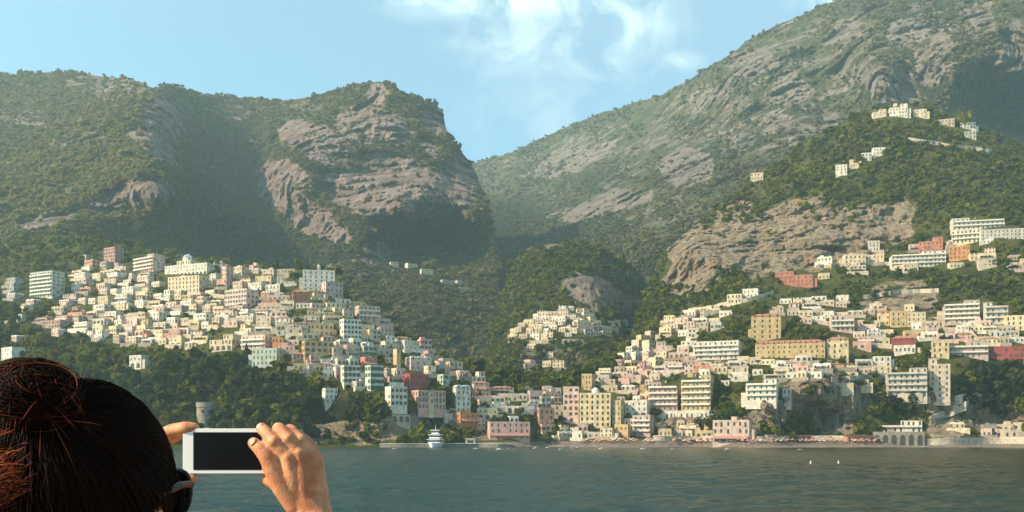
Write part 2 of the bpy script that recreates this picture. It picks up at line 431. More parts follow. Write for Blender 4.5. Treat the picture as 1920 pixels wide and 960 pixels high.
rockB = [(1290,315,46,36,-10),(1650,152,34,30,0),(1690,170,40,34,0,.7),(1405,118,40,24,-20),(1480,165,36,30,0),(1890,125,34,46,20),(1760,110,30,50,20,.8),(1700,60,34,24,0,.8),(1580,60,40,14,-30,.8),(1450,230,30,20,-20,.8),(1350,170,40,12,-30,.8),(1840,30,30,40,0,.7),(1905,80,30,40,0,.9),(1070,300,90,22,-20,.75),(1000,290,70,12,-20,.5),(1110,395,80,16,-10,.9),(1160,375,60,18,-10,.8),(1560,225,24,16,-30),(1400,215,190,80,-12,.49),(1330,185,90,24,-25,.5),(1550,110,130,80,0,.49),(1230,260,80,14,-20,.5),(1180,330,60,20,-20,.4),(1240,400,80,20,-20,.45),(1760,70,70,90,0,.49),(1180,280,50,16,-15,.5),(1060,270,120,10,-18,.5)]
forest_shadeB = [(1890,215,90,30,10,1),(1780,165,70,36,0,.7),(1110,420,90,40,0,.8),(950,420,90,50,0,.9),(960,560,160,110,0,1),(1240,540,80,70,0,1),(1740,40,50,50,0,.6),(1480,215,60,20,0,.5),(1360,285,120,20,-20,.6),(1120,340,50,20,0,.6)]  # woods, plus the shaded ravine and the knoll's shadow painted dark
def noiseB(GX, GY, X, D, Z, rk):
    n = 85*fbm(X/520, D/520, Z/380, 3, 21)
    n = n + 70*(fbm(X/230, D/260, Z/460, 4, 25, .5, True)-.2)
    n = n + 12*fbm(X/50, D/50, Z/44, 4, 29, .55)
    n = n + rk*(36*fbm(X/70, D/70, Z/40, 5, 31, .62, True)+18*(fbm(X/24, D/24, Z/70, 4, 32, .6, True)-.2)) + np.clip((GX-1600)/200, 0, 1)*40*(fbm(X/110, D/110, Z/240, 4, 35, .55, True)-.2)
    return n
LB = Layer('mountain_east', 760, 2100, 720, 320, topB, [(760,830),(2100,830)], ctrlB, rockB, forest_shadeB, noiseB, 3.0, seed=2)

# --- the wooded knoll in the valley mouth
topM = [(870,720),(900,680),(925,610),(945,540),(960,492),(985,470),(1010,460),(1050,454),(1090,455),(1130,468),(1170,490),(1198,520),(1212,560),(1224,610),(1240,660),(1262,720)]
ctrlM = [(870,720,1080),(900,680,1050),(945,540,1130),(985,470,1150),(1050,454,1130),(1130,468,1130),(1198,520,1180),(1224,610,1180),(1262,720,1100),(1050,520,1020),(1080,575,960),(1120,560,980),(1180,580,1060),(1000,580,985),(960,620,950),(1040,620,900),(1100,620,905),(1150,620,945),(1200,640,1020),(1000,680,850),(1100,680,830),(1180,690,880),(920,690,920),(1000,780,720),(1150,780,730),(900,800,800),(1250,800,800)]
rockM = [(1090,545,36,28,60),(1150,568,60,18,8),(1130,545,40,22,30),(1040,670,70,22,0,.55),(1010,455,40,14,0,.4),(960,650,20,20,0,.4)]
def noiseM(GX, GY, X, D, Z, rk):
    n = 22*fbm(X/120, D/120, Z/100, 3, 41) + 10*(fbm(X/50, D/50, Z/70, 4, 45, .5, True)-.2) + rk*9*fbm(X/20, D/20, Z/40, 3, 47, .6, True)
    return n
LM = Layer('wooded_knoll', 870, 1262, 220, 160, topM, [(870,825),(1262,825)], ctrlM, rockM, [(1180,560,50,60,0,.8),(1130,680,80,40,0,1),(1040,500,120,50,0,.4)], noiseM, 4.0, seed=3)

# --- the coast itself: both town slopes, the beach and the near hill in one sheet
topS = [(-180,472),(0,464),(60,457),(120,451),(180,454),(240,460),(290,469),(330,478),(400,492),(440,500),(480,494),(520,501),(600,507),(628,516),(645,548),(665,568),(700,584),(740,622),(790,642),(830,670),(870,686),(910,700),(950,706),(1000,708),(1060,707),(1110,697),(1140,682),(1170,655),(1190,610),(1212,548),(1235,482),(1260,457),(1300,427),(1340,397),(1380,366),(1420,331),(1470,296),(1520,262),(1570,238),(1610,217),(1640,203),(1700,193),(1740,206),(1780,223),(1830,241),(1880,262),(1920,278),(2110,330)]
ctrlS = [(-180,472,1080),(0,465,1010),(150,455,985),(330,480,905),(480,494,850),(600,507,800),(640,540,760),(740,622,700),(830,670,668),(900,698,648),(1000,706,655),(1110,697,668),(-180,640,830),(0,600,790),(200,600,745),(400,600,695),(550,600,665),(650,620,645),(0,680,705),(250,680,655),(450,680,612),(600,700,592),(750,720,588),(820,740,590),(-180,760,640),(100,750,610),(300,750,590),(500,780,566),(700,800,560),(0,818,566),(400,818,562),(400,790,574),(200,790,590),(200,818,564),(620,790,572),(0,790,600),(-180,800,600),(700,815,560),(800,815,566),(900,800,590),(1000,780,600),(1000,820,586),(900,822,574),
 (1640,203,1110),(1740,206,1090),(1920,278,1050),(2110,330,1050),(1420,331,1085),(1300,427,1005),(1235,482,965),(1190,610,850),(1300,455,930),(1500,400,960),(1700,395,930),(1600,300,1020),(1800,330,960),(1300,530,870),(1240,520,920),(1500,500,850),(1680,470,868),(1800,425,872),(1900,445,825),(1800,500,800),(1500,530,815),(1400,565,770),(1250,610,785),(1800,545,745),(1700,600,702),(1500,600,705),(1300,625,738),(1150,690,690),(1300,680,655),(1500,660,640),(1800,650,640),(1900,600,670),(2050,600,680),(1750,700,605),(1650,700,620),(1500,700,606),(1500,716,590),(1410,755,585),(1560,730,584),(1500,800,590),(1560,810,588),(1700,745,592),(1700,800,592),(1800,770,590),(1900,770,596),(1850,815,584),(1300,770,600),(1300,800,592),(1200,800,596),(1100,818,588),(1300,820,584),(1500,822,580),(1700,820,580),(2050,780,600),
 (-180,838,545),(0,838,545),(400,838,545),(700,838,548),(950,838,549),(1200,838,549),(1500,838,549),(1900,838,549),(2110,838,549),(900,828,566),(1200,828,572),(1500,828,572),(1900,828,566),(-180,846,530),(400,846,530),(900,846,530),(1400,846,530),(2110,846,530)]
rockS = [(1300,470,46,50,-20),(1380,455,60,46,-10),(1290,520,50,34,0,.9),(1470,430,70,44,-12),(1450,490,70,24,-10),(1560,440,70,52,-10),(1640,430,60,48,0),(1690,420,24,44,0,.9),(1560,480,60,22,-12),(1370,400,40,20,-35,.8),(1500,385,60,16,-20,.6),(1725,560,40,30,0,.9),(1690,540,60,16,0,.6),(1650,575,40,16,0,.7),
 (1560,770,40,44,0),(1500,740,26,30,0,.8),(1430,775,50,32,0),(1540,700,30,20,0,.7),(1610,745,24,50,-70,.9),(1590,780,20,40,0,.9),(1780,765,60,26,10),(1850,750,40,30,-20,.7),(1880,800,60,28,0,.8),(1780,800,40,22,-30,.9),(1640,700,40,14,0,.5),
 (640,812,120,18,0,.8),(800,800,90,26,0,.8),(520,828,90,8,0,.6),(1170,640,30,14,-20,.4),(1270,790,50,14,0,.6),(900,815,60,12,0,.6),(120,560,60,16,-10,.3),(300,640,60,10,0,.3)]
forestS = [(430,740,220,56,0,1),(560,770,160,30,0,1),(250,750,120,50,0,.8),(60,590,90,90,0,.5),(640,770,70,30,0,.8),(1860,720,60,60,0,.8),(1800,530,90,24,0,.8)]
sandS = [(1440,834,560,7,0),(1040,836,140,5,0),(1950,834,200,7,0)]
def noiseS(GX, GY, X, D, Z, rk):
    hill = np.clip((600-GY)/120, 0, 1)*np.clip((GX-1180)/60, 0, 1)
    damp = np.clip((822-GY)/30, 0, 1)
    n = 3.0*fbm(X/40, D/40, Z/40, 3, 61) + hill*(16*fbm(X/120, D/120, Z/110, 3, 62) + 9*(fbm(X/45, D/60, Z/90, 4, 63, .5, True)-.2))
    n = n + rk*(19*(fbm(X/26, D/28, Z/60, 5, 65, .62, True)-.2) + 4*fbm(X/6, D/6, Z/16, 3, 66))
    return n*damp
LS = Layer('coastal_hillside', -180, 2110, 1150, 330, topS, [(-180,846),(2110,846)], ctrlS, rockS, forestS, noiseS, 3.0, sandS, seed=4)

matA = terrain_mat('mountain_west_ground', (0.105,0.110,0.040), (0.165,0.150,0.065), (0.23,0.17,0.11), (0.29,0.21,0.185), (0.45,0.345,0.31), (0.035,0.055,0.026), 0.8)
matB = terrain_mat('mountain_east_ground', (0.10,0.110,0.045), (0.165,0.155,0.080), (0.26,0.22,0.17), (0.27,0.225,0.185), (0.44,0.37,0.31), (0.035,0.055,0.026), 0.8)
matM = terrain_mat('knoll_ground', (0.07,0.09,0.030), (0.12,0.125,0.05), (0.20,0.16,0.10), (0.23,0.18,0.14), (0.35,0.285,0.225), (0.035,0.05,0.022), 1.6, 0.3)
matS = terrain_mat('hillside_ground', (0.075,0.085,0.018), (0.14,0.130,0.035), (0.24,0.18,0.11), (0.31,0.235,0.155), (0.50,0.39,0.27), (0.035,0.045,0.018), 2.0, 0.3)
for ly, m, nm in ((LA, matA, 'mountain'), (LB, matB, 'mountain'), (LM, matM, 'hill'), (LS, matS, 'hillside_terrain')):
    o = link(nm, ly.me, m); tag(o, kind='structure')

# ------------------------------------------------------------------ sea
def build_sea():
    rows = np.concatenate([-np.geomspace(250, 6, 14)[:-1], np.linspace(-6, 30, 10), np.geomspace(32, 600, 520), np.linspace(680, 3300, 8)])
    nx = 620
    s_ = np.linspace(-1, 1, nx)
    s_ = np.sign(s_)*(0.62*np.abs(s_) + 2.4*np.maximum(np.abs(s_)-0.86, 0)**1.2)   # dense ahead, sparse out to the sides
    Y = np.repeat(rows[:, None], nx, 1)
    X = s_[None]*(np.abs(Y)+60)
    amp = np.clip((600-np.abs(Y))/500, 0, 1)
    z = 0.34*fbm(X/11, Y/7.5, 0*X, 4, 81, .6) + 0.26*fbm(X/3.6+Y/20, Y/2.0, 0*X, 3, 83, .6, True)
    z = z*np.where(Y < 30, 0.5, 1)*(0.35+0.65*amp)
    V = np.stack([X, Y, z-0.1], -1)
    idx = np.arange(V.shape[0]*nx).reshape(-1, nx)
    Q = np.stack([idx[:-1, :-1], idx[:-1, 1:], idx[1:, 1:], idx[1:, :-1]], -1).reshape(-1, 4)
    me = np_mesh('sea', V.reshape(-1, 3), Q, True)
    m, t, b = new_mat('sea_water')
    g = mnode(t, 'ShaderNodeTexCoord')
    sepx = mnode(t, 'ShaderNodeSeparateXYZ'); t.links.new(g.outputs['Object'], sepx.inputs[0])
    n1 = mnoise(t, g.outputs['Object'], 0.012, 4)
    # blue-green in the west; olive in the east, the hills' reflection painted in
    f = mramp(t, mmath(t, 'ADD', mmath(t, 'DIVIDE', sepx.outputs['X'], 140.0), mmath(t, 'MULTIPLY', n1, 0.5)), -0.2, 1.0)
    t.links.new(mmix(t, f, (0.016,0.042,0.040), (0.022,0.022,0.006)), b.inputs['Base Color'])
    b.inputs['Roughness'].default_value = 0.22; b.inputs['IOR'].default_value = 1.333
    b.inputs['Specular IOR Level'].default_value = 0.12
    mp = mnode(t, 'ShaderNodeMapping'); mp.inputs['Scale'].default_value = (1, 1.6, 1); t.links.new(g.outputs['Object'], mp.inputs[0])
    bp = mnode(t, 'ShaderNodeBump'); bp.inputs['Strength'].default_value = 0.6; bp.inputs['Distance'].default_value = 0.25
    t.links.new(mnoise(t, mp.outputs[0], 0.9, 5, 0.6), bp.inputs['Height']); t.links.new(bp.outputs[0], b.inputs['Normal'])
    tag(link('sea', me, m), kind='structure')
build_sea()

# ------------------------------------------------------------------ haze
HAZE = 0.00013
def build_haze():
    mb = MB(); mb.box(-3400, 3400, -330, 4300, -40, 1900)
    o = mb.build('haze', None)
    m = bpy.data.materials.new('haze_air'); m.use_nodes = True; t = m.node_tree; t.nodes.clear()
    v = t.nodes.new('ShaderNodeVolumePrincipled'); ot = t.nodes.new('ShaderNodeOutputMaterial')
    v.inputs['Color'].default_value = (0.62, 0.91, 0.96, 1); v.inputs['Density'].default_value = HAZE; v.inputs['Anisotropy'].default_value = 0.2
    t.links.new(v.outputs[0], ot.inputs['Volume']); o.data.materials.append(m)
    tag(o, kind='stuff', label='pale bluish haze in the air')
build_haze()
# ------------------------------------------------------------------ buildings
PAL = {
 'white': (0.80,0.72,0.60), 'cream': (0.76,0.61,0.41), 'pale yellow': (0.74,0.58,0.35), 'ochre': (0.67,0.48,0.25),
 'pink': (0.66,0.41,0.34), 'pale pink': (0.72,0.53,0.43), 'salmon': (0.66,0.36,0.24), 'coral': (0.60,0.24,0.16),
 'crimson': (0.40,0.10,0.09), 'orange': (0.62,0.29,0.13), 'grey': (0.42,0.40,0.36), 'beige': (0.58,0.47,0.36),
 'pale green': (0.55,0.57,0.47), 'brown': (0.28,0.16,0.10), 'stone': (0.36,0.31,0.25),
}
MW = {k: stucco('plaster_'+k.replace(' ', '_'), tuple(q*.88 for q in c)) for k, c in PAL.items()}
M_ROOF = plain('flat_roof', (0.50,0.44,0.36), .9, .35, .4)
M_TILE = plain('roof_tile', (0.36,0.18,0.11), .85, .35, 1.2)
M_REDROOF = plain('red_roof', (0.42,0.17,0.11), .85, .3, .8)
M_DOME = plain('whitewash', (0.72,0.68,0.60), .85, .2, .5)
M_GLASS = plain('window_glass', (0.045,0.044,0.042), .25, .4, .5, spec=.5)
M_SHUT = {'green': plain('shutter_green', (0.05,0.10,0.06), .6, .3, 2), 'brown': plain('shutter_brown', (0.12,0.06,0.035), .6, .3, 2),
          'blue': plain('shutter_blue', (0.06,0.10,0.16), .6, .3, 2)}
M_PANE = {'glass': M_GLASS, 'dusk': plain('window_dusty_glass', (0.075,0.07,0.062), .3, .4, .5, spec=.5), 'brown': plain('closed_shutter_brown', (0.13,0.075,0.045), .6, .3, 2), 'green': plain('closed_shutter_green', (0.06,0.10,0.065), .6, .3, 2), 'grey': plain('closed_shutter_grey', (0.20,0.19,0.17), .6, .3, 2)}
M_DARK = plain('shaded_opening', (0.05,0.042,0.036), .9, .3, 1)  # solid dark colour painted for the shade inside openings
M_CONC = plain('balcony_plaster', (0.66,0.60,0.50), .85, .25, .8)
M_WALLSTONE = plain('dry_stone', (0.44,0.37,0.28), .95, .35, .8, bump=.4)
M_AWN = {'orange': plain('awning_orange', (0.50,0.24,0.11), .8, .2, 2), 'coral': plain('awning_coral', (0.40,0.20,0.155), .8, .2, 2), 'white': plain('awning_white', (0.52,0.46,0.40), .8, .2, 2)}

_wcache = {}
def window_mesh(kind, shut, tone='glass'):
    k = (kind, shut, tone)
    if k in _wcache: return _wcache[k]
    mb = MB()
    if kind == 'arch':
        n = 7
        pts = [(-.5, 0), (.5, 0)] + [(.5*math.cos(math.pi*i/n), 1.1+.5*math.sin(math.pi*i/n)) for i in range(n+1)]
        vs = [(x, 0.25, z) for x, z in pts] + [(x, -0.04, z) for x, z in pts]; m = len(pts)
        mb.add(vs, [tuple(range(m)), tuple(range(m, 2*m))[::-1]] + [(i, m+i, m+(i+1) % m, (i+1) % m) for i in range(m)])
    else:
        mb.box(-.46, .46, -.04, .25, 0, 1.7)
    if shut != 'none':
        mb.box(-.84, -.42, -.09, .2, 0, 1.6, 1); mb.box(.42, .84, -.09, .2, 0, 1.6, 1)
    me = mb.mesh('window'); me.materials.append(M_PANE[tone])
    if shut != 'none': me.materials.append(M_SHUT[shut])
    _wcache[k] = me
    return me

LANDS = []          # (px, py, short phrase) of the buildings that others are told by
RECTS = []          # facade boxes in the picture, for keeping trees off them
ALLB = []
def make_house(layer, x0, x1, y0, y1, col, style=(), name='house', label=None, short=None, cat='house', group=None, rz=None, seed=None, dz=0.0, cols=None, floors=None, parts=True):
    """A building whose front stands at the given place of the hillside. style words:
    hip, vault, dome, arch, arcade, balcony, tower, shut-green ..., redroof, parapet"""
    r = random.Random(seed if seed is not None else int(x0*31+y1*17))
    xc = (x0+x1)/2
    d = float(layer.depth(xc, y1)); d = max(d-2.5, min(d, float(layer.depth(x0, y1)), float(layer.depth(x1, y1)))) + dz
    w = (x1-x0)/F*d; h = (y1-y0)/F*d
    if rz is None: rz = town_rot(xc, y1) + R(r.uniform(-9, 9))
    c, s_ = abs(math.cos(rz)), abs(math.sin(rz))
    dep = min(12.0, max(6.0, 0.55*w))
    if 'tower' in style: dep = w
    wf = max(w*0.45, (w-dep*s_)/max(c, .35))
    dep = min(dep, wf*1.6)
    p = P(xc, y1, d)
    # centre of the plan behind the front
    root = empty(name, (p.x, p.y + dep*0.5*c + wf*.25*s_, p.z), rz)
    RECTS.append((x0, x1, y0, y1)); ALLB.append((root, xc, (y0+y1)/2))
    hw, hd = wf/2, dep/2
    floors = floors or max(1, round(h/3.3)); fh = h/floors
    wall = MB(); found = 4.5
    pr = 0.5 if not ('hip' in style or 'vault' in style or 'dome' in style) else 0
    topz = h
    if 'hip' in style: topz = h - min(1.8, .22*h)
    if 'vault' in style: topz = h - min(1.3, .2*h)
    if 'dome' in style: topz = h*0.62
    step = 'step' in style and floors > 1 and wf > 8
    if step:      # the top storey stands back and leaves a terrace
        k = r.choice((-1, 1)); xm = hw*r.uniform(.0, .35)*k
        wall.box(-hw, hw, -hd, hd, -found, topz-fh)
        a, b = (xm, hw) if k > 0 else (-hw, xm)
        wall.box(a+.05, b-.05, -hd+.9, hd-.05, topz-fh-.2, topz)
    else:
        wall.box(-hw, hw, -hd, hd, -found, topz)
        if pr and wf > 4:
            t = .3
            for q in ((-hw, hw, -hd, -hd+t), (-hw, hw, hd-t, hd), (-hw, -hw+t, -hd+t, hd-t), (hw-t, hw, -hd+t, hd-t)):
                wall.box(*q, topz-.01, topz+pr)
    if parts and wf > 5 and (not label or (r.random() < .6 and 'tower' not in style and 'church' not in label)):
        if r.random() < .5:
            k = r.choice((-1, 1)); aw = r.uniform(1.8, 3.6); ah = h*r.uniform(.4, .75); a0 = hw-.3 if k > 0 else -hw-aw
            wall.box(a0, a0+aw+.3, -hd+r.uniform(.4, 1.6), hd*.7, -found, ah)
        if r.random() < .3 and 'hip' not in style and 'vault' not in style:
            a0 = r.uniform(-hw*.8, hw*.1); wall.box(a0, a0+min(3.2, hw*.8), -hd*.2, hd*.8, topz-.5, topz+r.uniform(1.6, 2.6))
        if r.random() < .75 and not label:
            e0, e1, ty = r.uniform(.3, 3.0), r.uniform(.3, 3.0), r.uniform(1.8, 4.2)
            tb = MB(); tb.box(-hw-e0, hw+e1, -hd-ty, -hd-.02, -7, -.05); tb.box(-hw-e0, hw+e1, -hd-ty, -hd-ty+.25, -.06, .85)
            tb.build('terrace', MW[r.choice((col, 'beige', 'cream', 'white', 'stone'))], root)
            if r.random() < .3:
                pg = MB(); zz = 2.4; pg.box(-hw*.9, hw*.6, -hd-ty+.3, -hd+.1, zz, zz+.15)
                for xx in (-hw*.85, hw*.5): pg.box(xx-.1, xx+.1, -hd-ty+.35, -hd-ty+.55, -.1, zz+.01)
                pg.build('pergola', M_SHUT['brown'] if r.random() < .6 else M_CONC, root)
    wall.build('wall', MW[col], root)
    # roof
    rf = MB(); rmat = M_ROOF
    if 'hip' in style:
        e = .35; k = min(hw, hd)*.75
        rf.add([(-hw-e,-hd-e,topz),(hw+e,-hd-e,topz),(hw+e,hd+e,topz),(-hw-e,hd+e,topz),(-hw-e,-hd-e,topz+.2),(hw+e,-hd-e,topz+.2),(hw+e,hd+e,topz+.2),(-hw-e,hd+e,topz+.2),(-hw+k,0,h+.3),(hw-k,0,h+.3)],
               [(0,3,2,1),(0,1,5,4),(1,2,6,5),(2,3,7,6),(3,0,4,7),(4,5,9,8),(5,6,9),(6,7,8,9),(7,4,8)])
        rmat = M_REDROOF if 'redroof' in style else M_TILE
        if 'palerf' in style: rmat = M_ROOF
    elif 'vault' in style:
        nb = max(1, round(wf/5)); bw = wf/nb
        for i in range(nb):
            a = -hw+i*bw; n = 7; vs = []
            for yy in (-hd-.02, hd+.02):
                vs += [(a+bw/2-bw/2*math.cos(math.pi*j/n), yy, topz-.05+(h-topz)*math.sin(math.pi*j/n)) for j in range(n+1)]
            m = n+1
            rf.add(vs, [tuple(range(m)), tuple(range(m, 2*m))[::-1]] + [(j, m+j, m+j+1, j+1) for j in range(n)] + [(0, n, m+n, m)])
        rmat = M_DOME
    elif 'dome' in style:
        R0 = min(hw, hd)*.92; Hd = h-topz
        prof = [(R0, -.2), (R0, Hd*.25)] + [(R0*math.cos(a), Hd*.25+Hd*.7*math.sin(a)) for a in np.linspace(.12, 1.45, 6)] + [(.15, Hd)]
        rf.lathe((0, 0, topz), prof, 14); rmat = M_DOME
    elif step:
        rf.box(-hw+.02, hw-.02, -hd+.02, hd-.02, topz-fh-.05, topz-fh+.12)
        rf.box(a-.15, b+.15, -hd+.7, hd+.1, topz-.01, topz+.25)
    else:
        rf.box(-hw+.3, hw-.3, -hd+.3, hd-.3, topz-.1, topz+.12)
    ro = rf.build('roof', rmat, root)
    if parts and r.random() < .35 and wf > 5 and 'dome' not in style and 'vault' not in style:
        cx = r.uniform(-hw*.6, hw*.6); cb = MB(); cb.box(cx-.4, cx+.4, .1, .9, topz-.3, h+1.3); cb.build('chimney', MW['beige'], ro)
    # windows: the front, and the side that shows
    nw = cols or max(1, round(wf/ (3.2 if wf > 9 else 2.6)))
    kind = 'arch' if 'arch' in style else 'rect'
    shut = next((x[5:] for x in style if x.startswith('shut-')), 'none')
    tone = r.choice(('glass', 'glass', 'glass', 'dusk', 'dusk', 'brown', 'green'))
    me = window_mesh(kind, shut, tone)
    ws = min(1.2, fh/3.0)*r.uniform(.82, 1.08)
    cnt = 0
    def put(x, y, z, a, sc, mesh=me, nm='window', sx=None):
        nonlocal cnt
        if cnt >= 96: return
        o = bpy.data.objects.new(nm, mesh); COL.objects.link(o); o.parent = root
        o.location = (x, y, z); o.rotation_euler = (0, 0, a); o.scale = ((sx or sc), 1, sc); cnt += 1
    for f in range(floors):
        z = f*fh + fh*.26
        if 'arcade' in style and f == 0:
            na = max(2, round(wf/4.2)); am = window_mesh('arch', 'none')
            for i in range(na): put(-hw+(i+.5)*wf/na, -hd, -.1, 0, fh/1.9, am, 'arch', sx=wf/na*.62)
            continue
        fy = -hd; lo, hi = -hw, hw
        if step and f == floors-1: fy, lo, hi = -hd+.9, a, b
        n = max(1, round(nw*(hi-lo)/wf))
        for i in range(n):
            if r.random() < .14 and not cols: continue
            tall = r.random() < .25
            put(lo+(i+.5)*(hi-lo)/n + (0 if cols else r.uniform(-.4, .4)), fy, z-(fh*.12 if tall else 0)+(0 if cols else r.uniform(-.15, .15)), 0, ws*(1.25 if tall else 1), sx=ws)
        if 'balcony' in style and f > 0:
            bb = MB(); bb.box(-hw*.96, hw*.96, -hd-1.3, -hd+.1, f*fh-.12, f*fh+.1); bb.box(-hw*.96, hw*.96, -hd-1.3, -hd-1.15, f*fh+.09, f*fh+.95)
            bb.build('balcony', M_CONC if 'palebal' not in style else MW['white'], root)
    side = -1 if rz > 0 else 1
    if abs(rz) > R(8) and dep > 5:
        ns = max(1, round(dep/4))
        for f in range(floors - (1 if step else 0)):
            for i in range(ns):
                if r.random() < .3: continue
                put(side*hw*1.0, -hd+(i+.5)*dep/ns, f*fh+fh*.26, side*R(90), ws)
    for st in style:
        if st.startswith('awn-'):
            aw = MB(); ah = min(3.0, h*.5)
            aw.add([(-hw*.95,-hd-.02,ah),(hw*.95,-hd-.02,ah),(hw*.95,-hd-2.4,ah-1.0),(-hw*.95,-hd-2.4,ah-1.0),(-hw*.95,-hd-.02,ah-.15),(hw*.95,-hd-.02,ah-.15),(hw*.95,-hd-2.4,ah-1.5),(-hw*.95,-hd-2.4,ah-1.5)],
                   [(0,1,2,3),(7,6,5,4),(3,2,6,7),(0,3,7,4),(1,5,6,2),(0,4,5,1)])
            aw.build('awning', M_AWN[st[4:]], root)
    if 'cupola' in style:
        cp = MB(); cp.lathe((0, -hd*.2, topz), [(2.2,-.3),(2.2,1.6),(2.1,2.2),(1.7,3.0),(1.0,3.6),(.2,3.9)], 12); cp.build('cupola', M_DOME, root)
    if 'belfry' in style:
        cp = MB(); cp.box(-1.2, 1.2, -hd+.2, -hd+2.4, topz-.3, topz+3.2); cp.lathe((0, -hd+1.3, topz+3.15), [(1.25,0),(.9,.9),(.1,1.7)], 8); cp.build('belfry', MW[col], root)
    tag(root, label, cat, group)
    if short: LANDS.append((xc, (y0+y1)/2, short, root))
    root['_px'] = xc; root['_py'] = (y0+y1)/2
    return root

def town_rot(px, py):
    """Which way house fronts look: round each slope, out over the sea."""
    if px < 900:
        return float(np.interp(px, [0, 250, 480, 560, 640, 760, 880], [R(-34), R(-30), R(-22), R(8), R(30), R(36), R(30)]))
    if 900 <= px < 1240 and py < 690 and py > 560:
        return float(np.interp(px, [940, 1060, 1100, 1200], [R(-40), R(-22), R(22), R(38)]))
    if px < 1060: return R(10)
    return float(np.interp(px, [1060, 1200, 1500, 1900], [R(-12), R(-24), R(-18), R(-16)]))

B = 'house'; V_ = 'villa'; H_ = 'hotel'
